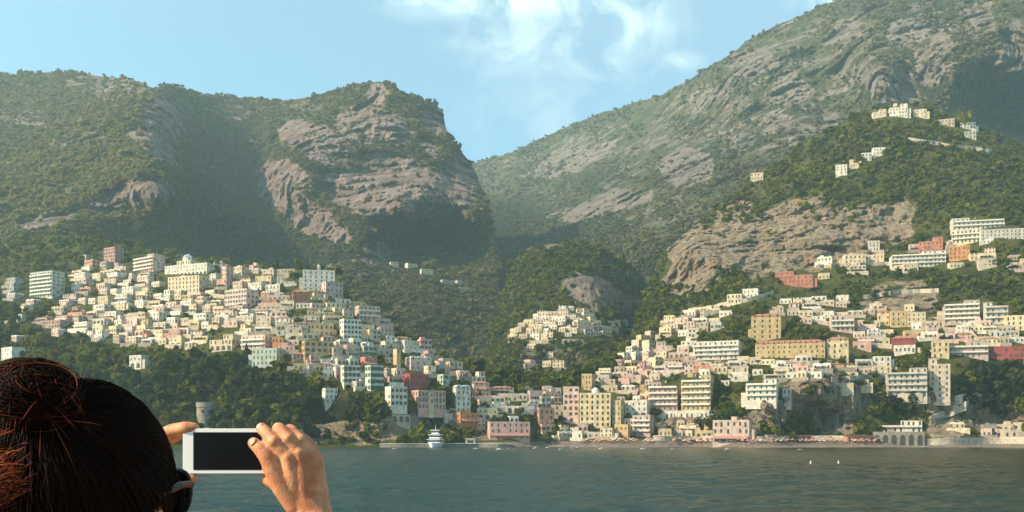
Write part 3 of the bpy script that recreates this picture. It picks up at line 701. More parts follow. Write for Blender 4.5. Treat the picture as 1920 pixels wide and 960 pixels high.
# x0, x1, top, base, colour, style, name, category, label, short phrase
MARK = [
 # --- east slope
 (1424,1556,636,672,'ochre','arch hip redroof','hotel','hotel','long ochre hotel under a red tiled roof with a row of arched windows','long ochre hotel'),
 (1554,1599,631,674,'pale yellow','hip arch','hotel_wing','building','taller pale yellow wing joined to the east end of the long ochre hotel',None),
 (1411,1472,587,636,'ochre','hip redroof cols4','villa','villa','square ochre three-storey villa standing alone above the long ochre hotel','square ochre villa'),
 (1304,1396,640,674,'white','balcony palebal','hotel','hotel','white hotel with three tiers of long balconies west of the long ochre hotel','white balcony hotel'),
 (1560,1606,592,622,'pale pink','balcony','terraced_house','house','pale pink house with stacked terraces on the upper east slope','pale pink terraced house'),
 (1647,1672,580,610,'pale yellow','hip','house','house','small yellow house with tiled roof on the upper east slope','small yellow house'),
 (1672,1702,584,612,'ochre','','house','house','ochre flat-roofed house touching the small yellow house on the east slope',None),
 (1703,1740,586,610,'cream','cols4','house','house','cream house with a regular row of windows high on the east slope','cream windowed house'),
 (1776,1846,563,606,'beige','balcony step','hotel','hotel','beige hotel with dark overhanging terraces high above the east cliff','dark-terraced hotel'),
 (1850,1896,566,606,'white','balcony palebal step','villa','villa','white stepped villa with wide balconies beside the dark-terraced hotel','white stepped villa'),
 (1890,1936,592,620,'pale yellow','','house','house','pale yellow house cut by the edge of the photo below the white stepped villa',None),
 (1676,1724,629,653,'crimson','hip redroof','house','house','dark red house under a red roof above a white band of walls','dark red house'),
 (1680,1722,648,662,'white','cols5','house','house','low white house directly under the dark red house',None),
 (1857,1938,650,681,'crimson','shut-green','villa','villa','bright crimson villa at the far east edge of the town','crimson villa'),
 (1750,1786,641,672,'pale yellow','','house','house','pale yellow house at the west end of the pink row by the crimson villa',None),
 (1785,1862,640,671,'pale pink','step balcony','terraced_house','house','long pale pink terraced house next to the crimson villa','long pale pink house'),
 (1668,1748,690,743,'white','step arcade balcony palebal','hotel','hotel','big white stepped hotel with arches on the rock above the beach','white cliff hotel'),
 (1746,1788,672,746,'beige','cols3 step','tower_house','house','tall beige block rising beside the white cliff hotel','tall beige block'),
 (1640,1674,669,689,'white','cols3','house','house','small white house among trees above the white cliff hotel',None),
 (1649,1740,789,812,'white','step balcony palebal','restaurant','restaurant','white beach building with terraces on a stone base at the east beach end','white beach building'),
 (1645,1744,811,835,'stone','arcade floors1','stone_base','building','stone base with dark arches at the waterline under the white beach building',None),
 (1340,1418,789,828,'pale pink','arcade awn-coral','villa','villa','pink and cream villa with arches at the back of the beach','pink beach villa'),
 (1402,1468,711,752,'white','step balcony','villa','villa','white villa with dark openings on top of the sea cliff','white clifftop villa'),
 (1468,1490,729,754,'pale pink','','house','house','narrow pale pink house leaning on the white clifftop villa',None),
 (1280,1346,704,770,'ochre','arch balcony step','hotel','hotel','tall ochre hotel with five tiers of arched balconies above the beach','tall ochre hotel'),
 (1225,1346,771,786,'white','','retaining_block','building','long low white building under the tall ochre hotel','long low white building'),
 (1217,1281,716,770,'pink','balcony arch step','hotel','hotel','pink hotel with dark arches beside the tall ochre hotel','pink arched hotel'),
 (1087,1150,738,801,'pale yellow','cols6 arch cupola','church','church','big yellow church building with rows of arched windows behind the beach','yellow church'),
 (1056,1088,726,792,'pale pink','shut-brown','tenement','house','tall pale pink tenement on the west side of the yellow church','tall pink tenement'),
 (1148,1172,752,800,'pale yellow','','house','house','narrow pale yellow house on the east side of the yellow church',None),
 (1091,1119,702,732,'ochre','tower','bell_tower','tower','square ochre bell tower behind the yellow church','ochre bell tower'),
 (1173,1224,752,781,'white','arcade','house','house','white arcaded house just east of the yellow church','white arcaded house'),
 (1187,1229,780,818,'pale pink','balcony','guest_house','house','pale pink four-storey guest house at the back of the beach','pale pink guest house'),
 (1153,1184,797,818,'ochre','arch','restaurant','restaurant','small ochre restaurant with arches on the beach','small ochre restaurant'),
 (1007,1039,766,801,'salmon','','house','house','salmon house with an ochre roof west of the tall pink tenement','salmon house'),
 (913,994,792,823,'pink','awn-coral','restaurant','restaurant','long dull pink restaurant with a coral awning near the quay','long pink restaurant'),
 (846,898,775,795,'orange','awn-orange','restaurant','restaurant','low restaurant with a wide orange awning above the quay','orange-awning restaurant'),
 (848,882,721,773,'white','vault','villa','villa','white villa with vaulted roofs above the orange-awning restaurant','white vaulted villa'),
 (765,834,733,768,'pink','cols8','tenement','house','long dusty pink tenement with three even rows of windows','dusty pink tenement'),
 (797,814,736,769,'pale yellow','','house','house','narrow pale yellow house set in the dusty pink tenement row',None),
 (720,762,726,761,'white','cols4 shut-brown','house','house','white house with four rows of dark windows above the shore woods','white dark-windowed house'),
 (721,768,764,791,'cream','step arcade','villa','villa','cream villa on the sea wall below the white dark-windowed house','cream sea-wall villa'),
 (752,802,702,725,'crimson','shut-brown','house','house','deep red house in the middle of the west slope','deep red house'),
 (758,808,667,694,'pale pink','vault arch','villa','villa','pale pink villa with vaulted roofs above the deep red house','pink vaulted villa'),
 (819,848,703,721,'pale green','shut-green','house','house','pale green house east of the deep red house','pale green house'),
 (636,674,686,720,'white','cols4 shut-green','house','house','white square house with three rows of green shutters','white shuttered house'),
 (683,718,686,733,'pale green','cols4 shut-green','house','house','tall pale green house east of the white shuttered house','tall pale green house'),
 (470,527,654,686,'pale green','cols6','palazzo','house','pale green palace with even rows of dark windows above the woods','pale green palace'),
 (560,623,640,673,'ochre','shut-brown','palazzo','house','dull ochre palace in the lower west town','dull ochre palace'),
 (577,624,607,630,'ochre','cols5 arch','house','house','dull ochre house with five arched windows in the middle west town','ochre arched house'),
 (634,676,599,636,'white','cols5 shut-green','house','house','white house with dense rows of green shutters in the middle west town','white green-shuttered house'),
 (388,450,627,656,'cream','arcade step','palazzo','house','wide cream palace with an arcade above the west woods','wide cream palace'),
 (448,512,629,655,'pale pink','balcony','terraced_house','house','pale pink row with long balconies next to the wide cream palace',None),
 (510,530,634,655,'orange','','house','house','narrow orange house in the lower west town','narrow orange house'),
 (544,578,543,572,'coral','hip redroof','house','house','coral red house below the white hilltop palace','coral red house'),
 (562,626,507,546,'white','cols6 belfry','palazzo','palace','white hilltop palace crowning the west town','white hilltop palace'),
 (600,641,529,558,'pale pink','','house','house','pale pink wing stepping down east of the white hilltop palace',None),
 (415,480,543,577,'pale pink','cols8 shut-blue','hotel','hotel','pale pink hotel with dense rows of blue-shuttered windows','pale pink hotel'),
 (601,632,729,756,'white','step','villa','villa','lone white villa among the dark shore woods','lone white villa'),
 (662,711,574,602,'pale pink','balcony','terraced_house','house','pale pink house with long balconies on the east edge of the west town','pink edge house'),
 (674,705,671,687,'coral','awn-coral','house','house','small coral house with an awning in the west town','small coral house'),
 (735,752,654,686,'ochre','tower','tower_house','house','slim ochre tower house in the west town','slim ochre tower house'),
 (46,114,509,558,'pale green','balcony shut-green','hotel','hotel','big pale green hotel among trees at the west edge of town','big pale green hotel'),
 (190,227,464,496,'pink','shut-brown','house','house','dusty pink house at the very top of the west town','dusty pink top house'),
 (241,305,477,511,'pale pink','step balcony','palazzo','palace','pale pink palace on the crest of the west town','pink crest palace'),
 (328,368,474,511,'cream','dome','church','church','cream church with a low dome on the crest of the west town','domed cream church'),
 (298,402,495,515,'white','arcade','convent','building','long white building with arches under the domed cream church','long white arched building'),
 (308,386,518,549,'cream','cols9','tenement','house','wide cream tenement below the long white arched building','wide cream tenement'),
 (414,434,494,527,'pale pink','tower hip','bell_tower','tower','slim pale pink tower on the crest of the west town','slim pink tower'),
 (239,274,667,690,'white','arcade','villa','villa','small white villa alone in the green slope behind the woman','small white garden villa'),
 (-6,40,652,676,'white','arch','villa','villa','white villa at the west edge above the woman hair bun','white west villa'),
 # --- upper east hill
 (1793,1888,406,429,'white','balcony step cols11','hotel','hotel','long white hotel topmost in the cluster under the east hill','topmost white hotel'),
 (1727,1775,445,473,'coral','step','villa','villa','coral villa in the cluster under the east hill','coral hill villa'),
 (1784,1827,461,486,'orange','','villa','villa','bright orange villa in the cluster under the east hill','bright orange villa'),
 (1791,1848,430,455,'cream','balcony','house','house','cream house with balconies below the topmost white hotel',None),
 (1846,1935,429,449,'white','cols12','terraced_house','house','long low white house running to the east edge of the photo',None),
 (1677,1778,470,500,'white','step balcony palebal','hotel','hotel','white stepped hotel below the coral hill villa','white stepped hotel'),
 (1630,1652,452,470,'white','','house','house','small white house at the foot of the pale cliff',None),
 (1624,1664,469,493,'cream','step','house','house','cream stepped house at the foot of the pale cliff',None),
 (1585,1627,477,495,'cream','cols5','house','house','low cream house at the foot of the pale cliff',None),
 (1535,1566,482,500,'white','','house','house','low white house at the west end of the row below the pale cliff',None),
 (1457,1530,508,537,'coral','step arch','villa','villa','red and pink villa on the road below the pale cliff','red cliff-road villa'),
 (1365,1398,552,569,'cream','','house','house','long pale house on the rising road below the red cliff-road villa',None),
 (1394,1427,542,558,'white','','house','house','long white house on the rising road just below the red cliff-road villa',None),
 (1638,1664,204,219,'cream','step','house','house','cream house at the west end of the hilltop cluster',None),
 (1670,1706,194,220,'white','step arch','villa','villa','tallest white house of the cluster on the hilltop','hilltop villa'),
 (1714,1740,205,221,'cream','','house','house','cream house at the east end of the hilltop cluster',None),
 (1762,1796,223,236,'beige','','house','house','beige house on the ridge east of the hilltop cluster',None),
 (1802,1832,230,242,'white','','house','house','pale house on the ridge descending east from the hilltop',None),
 (1811,1834,246,260,'pale green','','house','house','pale green house below the ridge east of the hilltop',None),
 (1568,1592,309,326,'white','','house','house','lowest of four white houses climbing the green hill',None),
 (1594,1614,298,313,'cream','step','house','house','second lowest of four white houses climbing the green hill',None),
 (1616,1636,287,301,'white','','house','house','second highest of four white houses climbing the green hill',None),
 (1638,1662,277,290,'white','','house','house','highest of four white houses climbing the green hill',None),
 (1409,1436,324,337,'cream','','house','house','lone cream house on the west shoulder of the green hill',None),
]
GROUPS = {'hilltop': 'houses on the green hill'}
for (x0, x1, y0, y1, col, st, nm, cat, lab, sh) in MARK:
    st = st.split()
    cols = next((int(s[4:]) for s in st if s.startswith('cols')), None)
    fl = 1 if 'floors1' in st else None
    make_house(LS, x0, x1, y0, y1, col, tuple(st), nm, lab, sh, cat, cols=cols, floors=fl)

# ------------------------------------------------------------------ the crowd of smaller houses
def inpoly(x, y, poly):
    c = False; n = len(poly)
    for i in range(n):
        (xa, ya), (xb, yb) = poly[i], poly[i-1]
        if (ya > y) != (yb > y) and x < (xb-xa)*(y-ya)/(yb-ya)+xa: c = not c
    return c
REG = [
 # polygon, colours, width px, height px, row step, keep, layer, place phrase, look words
 ([(190,470),(310,482),(440,502),(560,512),(640,545),(700,582),(745,625),(720,662),(560,660),(380,655),(230,645),(110,628),(60,610),(110,560),(150,500)],
  ['cream']*5+['white']*6+['beige']*2+['pale pink']*5+['pink']*2+['pale yellow']*2+['ochre','salmon'], (16,40), (9,17), 8.6, .96, LS, 'in the west town', 1),
 ([(640,548),(705,585),(745,625),(800,650),(838,682),(880,692),(908,722),(905,760),(890,780),(820,776),(770,790),(715,735),(640,725),(540,690),(560,650),(630,640)],
  ['pale pink']*5+['pink']*4+['white']*2+['pale green','beige','beige','beige','beige']+['cream']*2+['grey','grey','brown'], (16,36), (11,21), 10, .97, LS, 'in the lower west town', 1),  # duller mix: this slope's shade is put into the wall colours
 ([(0,520),(60,500),(120,520),(150,480),(190,470),(130,560),(60,560),(0,560)], ['grey','pale green','white','beige','pale pink'], (16,34), (9,16), 14, .6, LS, 'at the upper west edge of town', 1),
 ([(1460,530),(1560,500),(1660,480),(1760,452),(1930,440),(1930,500),(1850,520),(1700,512),(1560,520)], ['white','cream','beige','pale pink','cream'], (18,36), (9,14), 12.5, .62, LS, 'under the pale cliff', 1),
 ([(1420,560),(1560,560),(1760,580),(1920,590),(1920,625),(1600,622),(1480,600)], ['white','cream','beige','pale pink'], (16,32), (9,14), 12, .55, LS, 'on the upper east slope', 1),
 ([(0,545),(60,560),(110,600),(90,640),(0,640)], ['grey','pale green','white','beige'], (16,34), (10,18), 17, .42, LS, 'at the west edge of town', 1),
 ([(880,735),(950,735),(1010,720),(1060,722),(1056,800),(1000,818),(890,818),(880,780)],
  ['white']*3+['pale pink']*3+['cream']*4+['pink','pale green','beige'], (17,34), (12,22), 11.5, .85, LS, 'in the hollow behind the beach', 1),
 ([(1128,702),(1180,660),(1240,610),(1290,588),(1345,568),(1365,590),(1330,630),(1300,660),(1300,705),(1250,715),(1220,720),(1190,760),(1120,745),(1120,720)],
  ['white']*5+['cream']*5+['pale pink']*4+['pink']+['pale yellow']*3+['beige','salmon','ochre'], (15,34), (9,17), 9, .95, LS, 'on the east slope', 1),
 ([(1300,672),(1420,674),(1600,676),(1660,690),(1660,705),(1560,712),(1480,712),(1400,712),(1345,730),(1300,704)],
  ['white']*4+['cream']*4+['pale pink']*3+['beige']*2+['ochre','salmon','pink'], (18,38), (9,16), 10, .85, LS, 'under the long hotels of the east slope', 1),
 ([(1600,612),(1700,612),(1780,608),(1920,622),(1930,650),(1860,650),(1750,642),(1720,632),(1600,660)],
  ['white']*3+['cream']*4+['pale pink']*3+['beige']*2+['pink','ochre'], (18,38), (9,16), 10, .85, LS, 'on the upper east slope', 1),
 ([(950,622),(985,600),(1030,585),(1060,572),(1090,580),(1130,600),(1185,606),(1192,628),(1130,632),(1060,632),(1010,640),(960,645)],
  ['white']*3+['cream']*6+['beige']*3+['pale pink'], (11,22), (7,12), 7.0, .9, LM, 'on the knoll', 1),
 ([(975,650),(1040,648),(1060,690),(985,700)], ['cream','beige','pale pink'], (12,24), (8,13), 15, .5, LM, 'below the knoll', 1),
 ([(1040,798),(1090,802),(1160,795),(1180,745),(1230,745),(1230,800),(1340,796),(1340,822),(1040,822)], ['cream','cream','pale yellow','white','beige','pale pink'], (14,30), (10,17), 9.5, .85, LS, 'along the beach front', 1),
 ([(1780,800),(1930,800),(1930,826),(1780,826)], ['beige','pale pink','cream','stone'], (18,34), (9,15), 12, .7, LS, 'at the east end of the beach', 1),
 ([(1540,700),(1640,706),(1640,735),(1560,730)], ['cream','beige'], (18,34), (9,14), 13, .5, LS, 'on the sea cliff', 1),
 ([(640,480),(740,490),(890,520),(910,550),(830,560),(700,545)], ['grey','grey','stone'], (12,26), (6,10), 16, .35, LA, 'in the shaded valley', 1),  # pale houses painted grey for the valley's shade
]
STY = [(), (), ('step',), ('step',), ('vault',), ('balcony',), ('arcade',), ('hip',), ('arch',), ('shut-green',), ('shut-brown',)]
GEN = []
rr = random.Random(11)
def overlap(x0, x1, y0, y1, lim=.42):
    a = (x1-x0)*(y1-y0); o = 0
    for (p, q, u, v) in RECTS:
        w = min(x1, q)-max(x0, p); h = min(y1, v)-max(y0, u)
        if w > 0 and h > 0: o += w*h
        if o > lim*a: return True
    return False
for ri, (poly, cols, wr, hr, step_, keep, ly, place, _) in enumerate(REG):
    ys = [p[1] for p in poly]; xs = [p[0] for p in poly]
    y = min(ys)+hr[0]*.8
    while y < max(ys)+2:
        x = min(xs) + rr.uniform(0, 14)
        ph = rr.uniform(0, 6)
        while x < max(xs):
            w = rr.uniform(*wr); 
            if rr.random() < .1: w *= 1.4
            yy = y + 3.2*math.sin(x/37+ph) + rr.uniform(-2, 2)
            h = rr.uniform(*hr); xc = x+w/2
            if inpoly(xc, yy-h*.3, poly) and rr.random() < keep and not overlap(x, x+w, yy-h, yy) and yy-h*.4 > ly.topat(xc):
                GEN.append([w*h, x, x+w, yy-h, yy, rr.choice(cols), rr.choice(STY), ly, place, ri])
                RECTS.append((x, x+w, yy-h, yy))
            x += w*rr.uniform(.88, 1.15)
        y += step_*rr.uniform(.85, 1.15)
GEN.sort(key=lambda g: -g[0])
N_IND = 300
FL = {1: 'one-storey', 2: 'two-storey', 3: 'three-storey'}
LOOK = {'step': 'with a roof terrace', 'vault': 'with a vaulted roof', 'balcony': 'with balconies', 'arcade': 'with ground-floor arches', 'hip': 'with a tiled roof', 'arch': 'with arched windows', 'shut-green': 'with green shutters', 'shut-brown': 'with brown shutters'}
AUTO = []     # (root, px, py, look phrase, kind noun, place, group)
for g in GEN[:N_IND]:
    a, x0, x1, y0, y1, col, st, ly, place, ri = g
    RECTS_n = len(RECTS)
    nm = 'cottage' if a < 260 else ('terraced_house' if x1-x0 > 30 else 'town_house')
    o = make_house(ly, x0, x1, y0, y1, col, st, nm, None, None, 'house', 'houses '+place, seed=int(x0*13+y1*7))
    RECTS.pop()
    look = col + ' ' + {'cottage': 'cottage', 'terraced_house': 'wide house', 'town_house': 'house'}[nm]
    AUTO.append((o, (x0+x1)/2, (y0+y1)/2, look, LOOK.get(st[0], '') if st else ''))
# the smallest and farthest, beyond counting
rest = GEN[N_IND:]
print('HOUSES', len(MARK), 'generic', len(GEN), 'rest', len(rest))
if rest:
    vs, mats = MB(), [MW['cream'], MW['white'], MW['pale pink'], MW['beige'], M_GLASS, M_ROOF]
    for (a, x0, x1, y0, y1, col, st, ly, place, ri) in rest:
        xc = (x0+x1)/2; d = float(ly.depth(xc, y1)); w = (x1-x0)/F*d; h = (y1-y0)/F*d; p = P(xc, y1, d)
        mi = {'cream': 0, 'white': 1, 'pale pink': 2, 'beige': 3}.get(col, rr.choice((0, 1, 3)))
        rz = town_rot(xc, y1)+R(rr.uniform(-12, 12)); sub = MB()
        sub.box(-w/2, w/2, 0, 7, -5, h, mi); sub.box(-w/2+.3, w/2-.3, .3, 6.7, h-.1, h+.3, 5)
        for f in range(max(1, round(h/3.3))):
            for i in range(max(1, round(w/3))):
                xx = -w/2+(i+.5)*w/max(1, round(w/3)); sub.box(xx-.5, xx+.5, -.04, .2, f*3.3+.9, f*3.3+2.4, 4)
        mtx = Matrix.Translation(p) @ Matrix.Rotation(rz, 4, 'Z')
        vs.add([mtx @ Vector(v) for v in sub.v], sub.f); vs.m[-len(sub.f):] = sub.m
    o = vs.build('far_houses', mats); tag(o, 'tiny pale houses filling the gaps of the hillside town', 'houses', kind='stuff')

# labels told by the nearest landmark
DIRS = {'left': 'left of', 'right': 'right of', 'up': 'above', 'down': 'below'}
def auto_labels(items, start=1):
    slots = {}
    for (o, x, y, look, extra) in items:
        best = None
        for (lx, ly_, ph, lo) in LANDS:
            dx, dy = x-lx, (y-ly_)*1.35
            dd = math.hypot(dx, dy)
            if best is None or dd < best[0]:
                best = (dd, ph, ('right' if dx > 0 else 'left') if abs(dx) > abs(dy) else ('down' if dy > 0 else 'up'))
        dd, ph, dr = best
        slots.setdefault((look, extra, ph, dr), []).append((dd, o))
    ordw = ['', 'second ', 'third ', 'fourth ', 'fifth ', 'sixth ', 'seventh ', 'eighth ', 'ninth ', 'tenth ', 'eleventh ', 'twelfth ', 'thirteenth ']
    for (look, extra, ph, dr), v in slots.items():
        v.sort(key=lambda t: t[0])
        for i, (dd, o) in enumerate(v):
            if len(v) > 1: k = ('first ' if i == 0 else ordw[min(i, 12)])
            else: k = ''
            o['label'] = ' '.join(f"{k}{look} {extra} {DIRS[dr]} the {ph}".split())
auto_labels(AUTO)
# ------------------------------------------------------------------ terraces, roads, quay
def strip_wall(name, layer, pts, h, thick, mat, label, cat='wall', cap=None, dz=-.6, ground=True):
    """A wall that follows the slope through picture points; its top is level between them."""
    root = empty(name, P(pts[0][0], pts[0][1], float(layer.depth(*pts[0]))))
    W0 = root.location
    vs = []
    xs = [p[0] for p in pts]; yv = [p[1] for p in pts]
    n = max(2, int((xs[-1]-xs[0])/7))
    pp = []
    for i in range(n+1):
        x = xs[0]+(xs[-1]-xs[0])*i/n; y = float(np.interp(x, xs, yv)); d = float(layer.depth(x, y))+dz
        pp.append(P(x, y, d)-W0)
    mb = MB(); cp = MB()
    for (mbx, z0, z1, t0, t1) in ((mb, -2.5, h, 0, thick), (cp, h+.002, h+.25, -.15, thick+.15)):
        v = []
        for q in pp:
            v += [(q.x, q.y+t0, q.z+z0), (q.x, q.y+t1, q.z+z0), (q.x, q.y+t1, q.z+z1), (q.x, q.y+t0, q.z+z1)]
        f = [(0, 1, 2, 3), tuple(4*n+k for k in (3, 2, 1, 0))]
        for i in range(n):
            a, b = 4*i, 4*i+4
            f += [(a, a+3, b+3, b), (a+3, a+2, b+2, b+3), (a+2, a+1, b+1, b+2), (a+1, a, b, b+1)]
        mbx.add(v, f)
    mb.build('masonry', mat, root); cp.build('coping', M_CONC, root)
    tag(root, label, cat, kind='thing')
    return root
strip_wall('road_viaduct', LM, [(992,646),(1040,643),(1090,644),(1138,646)], 3.2, 4.0, MW['beige'], 'long pale road wall crossing the front of the knoll', 'wall')
strip_wall('sea_wall', LS, [(1225,826),(1345,826)], 2.4, 1.5, M_WALLSTONE, 'low stone wall at the back of the beach under the tall ochre hotel')
strip_wall('sea_wall', LS, [(1420,826),(1560,824),(1645,826)], 2.0, 1.2, M_WALLSTONE, 'long low wall at the back of the beach under the sea cliff')
strip_wall('sea_wall', LS, [(1742,834),(1830,832),(1925,832)], 3.0, 1.2, M_WALLSTONE, 'stone wall at the water east of the white beach building')
strip_wall('quay', LS, [(712,838),(800,838),(900,838),(962,839)], 1.6, 9.0, MW['stone'], 'long low quay along the water below the west town', 'quay', dz=-4)
for i, (pts, lab) in enumerate([
    ([(1310,588),(1350,575),(1400,566),(1450,552)], 'rising road wall under the long white house of the east hill'),
    ([(1530,503),(1580,500),(1660,497),(1680,500)], 'road wall under the houses at the foot of the pale cliff'),
    ([(1600,648),(1700,656),(1760,668)], 'terrace wall east of the long ochre hotel'),
    ([(1420,682),(1500,686),(1560,684)], 'terrace wall under the long ochre hotel'),
    ([(1300,684),(1340,688),(1400,686)], 'terrace wall under the white balcony hotel'),
    ([(1560,716),(1610,712),(1650,708)], 'pale terrace wall on top of the sea cliff'),
    ([(1850,596),(1890,603),(1925,612)], 'terrace wall below the white stepped villa'),
    ([(1500,600),(1560,612),(1620,610)], 'terrace wall by the pale pink terraced house'),
    ([(1620,560),(1690,550),(1760,548)], 'long grey terrace wall over the upper east slope'),
    ([(1790,752),(1830,742),(1870,720)], 'slanting pale stair wall east of the tall beige block'),
    ([(1745,790),(1790,770),(1835,752),(1870,742)], 'slanting pale wall of the path down to the east beach'),
    ([(130,600),(200,594),(260,598)], 'terrace wall at the west side of the west town'),
    ([(320,560),(380,556),(420,560)], 'terrace wall under the wide cream tenement'),
    ([(430,604),(500,600),(560,606)], 'terrace wall under the pale pink hotel'),
    ([(230,622),(290,626),(350,622)], 'terrace wall above the small white garden villa'),
    ([(560,692),(610,688),(640,694)], 'terrace wall at the top edge of the dark shore woods'),
    ([(1670,748),(1720,746),(1745,748)], 'terrace wall directly under the white cliff hotel'),
    ([(1700,262),(1780,275),(1860,284)], 'earth-coloured terrace wall across the green hill'),
    ([(900,776),(950,772),(1000,776)], 'garden wall above the long dull pink restaurant'),
  ]):
    strip_wall('terrace_wall', LS, pts, 2.6, 1.0, M_WALLSTONE if i in (8, 17, 9, 10) else MW['beige'], lab)

# ------------------------------------------------------------------ trees and scrub
hm = np.zeros((960, 2400), bool)            # facades, x shifted by 240
for (x0, x1, y0, y1) in RECTS:
    hm[max(0, int(y0)):max(0, int(y1)), max(0, int(x0)+240):max(0, int(x1)+240)] = True
for (x0, x1, y0, y1) in ((586,648,722,792),(360,400,752,800),(232,282,664,696),(-6,44,648,680)):
    hm[y0:y1, max(0, x0+240):x1+240] = True
IM = np.pad(hm.astype(np.int32).cumsum(0).cumsum(1), ((1, 0), (1, 0)))
def cover(px, py, w, h):
    x0 = np.clip((px-w/2+240).astype(int), 0, 2399); x1 = np.clip((px+w/2+240).astype(int)+1, 1, 2400)
    y0 = np.clip((py-h).astype(int), 0, 959); y1 = np.clip(py.astype(int), 1, 960); y1 = np.maximum(y1, y0+1)
    s = IM[y1, x1]-IM[y0, x1]-IM[y1, x0]+IM[y0, x0]
    return s/((x1-x0)*(y1-y0))

def leaf_clump(n, seed, rx=1, rz=1, size=.3, shell=.55, low=-.6):
    """n leaf sprays spread through an ellipsoid crown standing on z=0..2rz, as quads."""
    g = np.random.default_rng(seed)
    # a handful of lobes makes the outline uneven
    nl = max(4, n//14)
    lc = g.normal(size=(nl, 3)); lc /= np.linalg.norm(lc, axis=1)[:, None]; lc[:, 2] = np.maximum(lc[:, 2], low)
    lc *= g.uniform(.35, .75, (nl, 1)); lr = g.uniform(.28, .5, nl)
    k = g.integers(0, nl, n)
    d = g.normal(size=(n, 3)); d /= np.linalg.norm(d, axis=1)[:, None]
    c = lc[k] + d*(lr[k]*g.uniform(shell, 1, n))[:, None]
    nrm = d*0.9 + g.normal(size=(n, 3))*.55 + np.array([0, 0, .35]); nrm /= np.linalg.norm(nrm, axis=1)[:, None]
    t = np.cross(nrm, g.normal(size=(n, 3))); t /= np.linalg.norm(t, axis=1)[:, None]; b = np.cross(nrm, t)
    s = size*g.uniform(.6, 1.3, n)[:, None]; a = g.uniform(.6, 1.0, n)[:, None]
    q = np.stack([c-t*s-b*s*a*.4, c+t*s*.3-b*s*a, c+t*s+b*s*a*.5, c-t*s*.4+b*s*a], 1)
    q *= np.array([rx, rx, rz]); q[..., 2] += rz*.9
    return q.reshape(-1, 3)          # 4n points

def scatter(name, layer, n, domain, size, mat, tmpl, label, keep, shade=.35, sink=.12, tint=None):
    """One mass of bushes or tree crowns over a slope."""
    g = np.random.default_rng(abs(hash(name)) % 1000 if False else sum(map(ord, name))+n)
    px = g.uniform(domain[0], domain[1], n*4); tp = layer.topat(px)
    py = g.uniform(0, 1, n*4); y0 = np.maximum(tp-1, domain[2]); py = y0+(domain[3]-y0)*py
    ok = (y0 < domain[3]) & (g.uniform(0, 1, n*4) < keep(px, py))
    px, py = px[ok], py[ok]
    d = layer.depth(px, py)
    sz = g.uniform(size[0], size[1], len(px))*np.exp(g.normal(-.06, .34, len(px)))
    hp = sz*2*F/d
    ok = cover(px, py, hp*.9, hp) < np.where(g.uniform(0, 1, len(px)) < .12, .6, .13)
    px, py, d, sz = px[ok][:n], py[ok][:n], d[ok][:n], sz[ok][:n]
    m = len(px)
    X = (px-960)/F*d; Z = CAMH+(HZ-py)/F*d
    ang = g.uniform(0, 6.283, m); ca, sa = np.cos(ang), np.sin(ang)
    tk = g.integers(0, len(tmpl), m)
    VV, TT = [], []
    tb = .45 if tint is None else tint(px, py)
    tv = np.clip(tb+g.normal(0, .24, m), 0, 1)
    for k, T in enumerate(tmpl):
        w = np.where(tk == k)[0]
        if not len(w): continue
        s = sz[w][:, None]; x = T[None, :, 0]*s; y = T[None, :, 1]*s; z = T[None, :, 2]*s*g.uniform(.8, 1.25, (len(w), 1))
        V = np.stack([X[w][:, None]+x*ca[w][:, None]-y*sa[w][:, None], d[w][:, None]+x*sa[w][:, None]+y*ca[w][:, None], Z[w][:, None]+z-s*sink*2], -1)
        VV.append(V.reshape(-1, 3)); TT.append(np.repeat(tv[w], T.shape[0]))
    V = np.concatenate(VV); Q = np.arange(len(V)).reshape(-1, 4)
    me = np_mesh(name, V, Q, False, {'tint': np.concatenate(TT)})
    o = link(name, me, mat); tag(o, label, 'scrub', kind='stuff')
    print(name, m, len(Q))
    return o
far_t = [leaf_clump(16, 100+i, 1, .72, .62, .4) for i in range(8)]
mid_t = [leaf_clump(42, 200+i, 1, .85, .40, .5) for i in range(8)]
near_t = [leaf_clump(95, 300+i, 1, 1.0, .27, .5) for i in range(8)]
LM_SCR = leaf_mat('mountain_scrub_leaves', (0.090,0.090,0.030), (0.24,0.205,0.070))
LM_EAST = leaf_mat('dry_scrub_leaves', (0.105,0.108,0.048), (0.26,0.225,0.11))
LM_HILL = leaf_mat('hill_wood_leaves', (0.040,0.060,0.005), (0.185,0.180,0.014))
LM_WOOD = leaf_mat('shore_wood_leaves', (0.018,0.030,0.010), (0.060,0.070,0.022))
def nfield(px, py, sx, sy, seed): return fbm(px/sx, py/sy, 0*px, 3, seed)
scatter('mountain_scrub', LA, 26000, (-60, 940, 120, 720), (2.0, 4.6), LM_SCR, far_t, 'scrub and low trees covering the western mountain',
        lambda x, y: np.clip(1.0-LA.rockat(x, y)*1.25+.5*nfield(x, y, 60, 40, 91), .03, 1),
        tint=lambda x, y: np.clip(.45+.55*blobs(x, y, [(120,340,210,100,-25),(150,190,170,60,0,.7),(590,195,50,20,0,.8)], .6)-.4*blobs(x, y, forest_shadeA, .6)+.25*nfield(x, y, 50, 35, 97), 0, 1))  # sunlit spur painted brighter, shaded valley painted darker with the woods
scatter('mountain_scrub', LB, 27000, (860, 2000, -60, 720), (2.0, 4.6), LM_EAST, far_t, 'scrub and low trees covering the eastern mountain',
        lambda x, y: np.clip(.70-LB.rockat(x, y)*1.0+.8*nfield(x, y, 50, 40, 92), .03, 1),
        tint=lambda x, y: np.clip(.55-.5*blobs(x, y, forest_shadeB, .6)+.4*nfield(x, y, 60, 40, 98), 0, 1))  # shaded hollows painted darker along with the woods
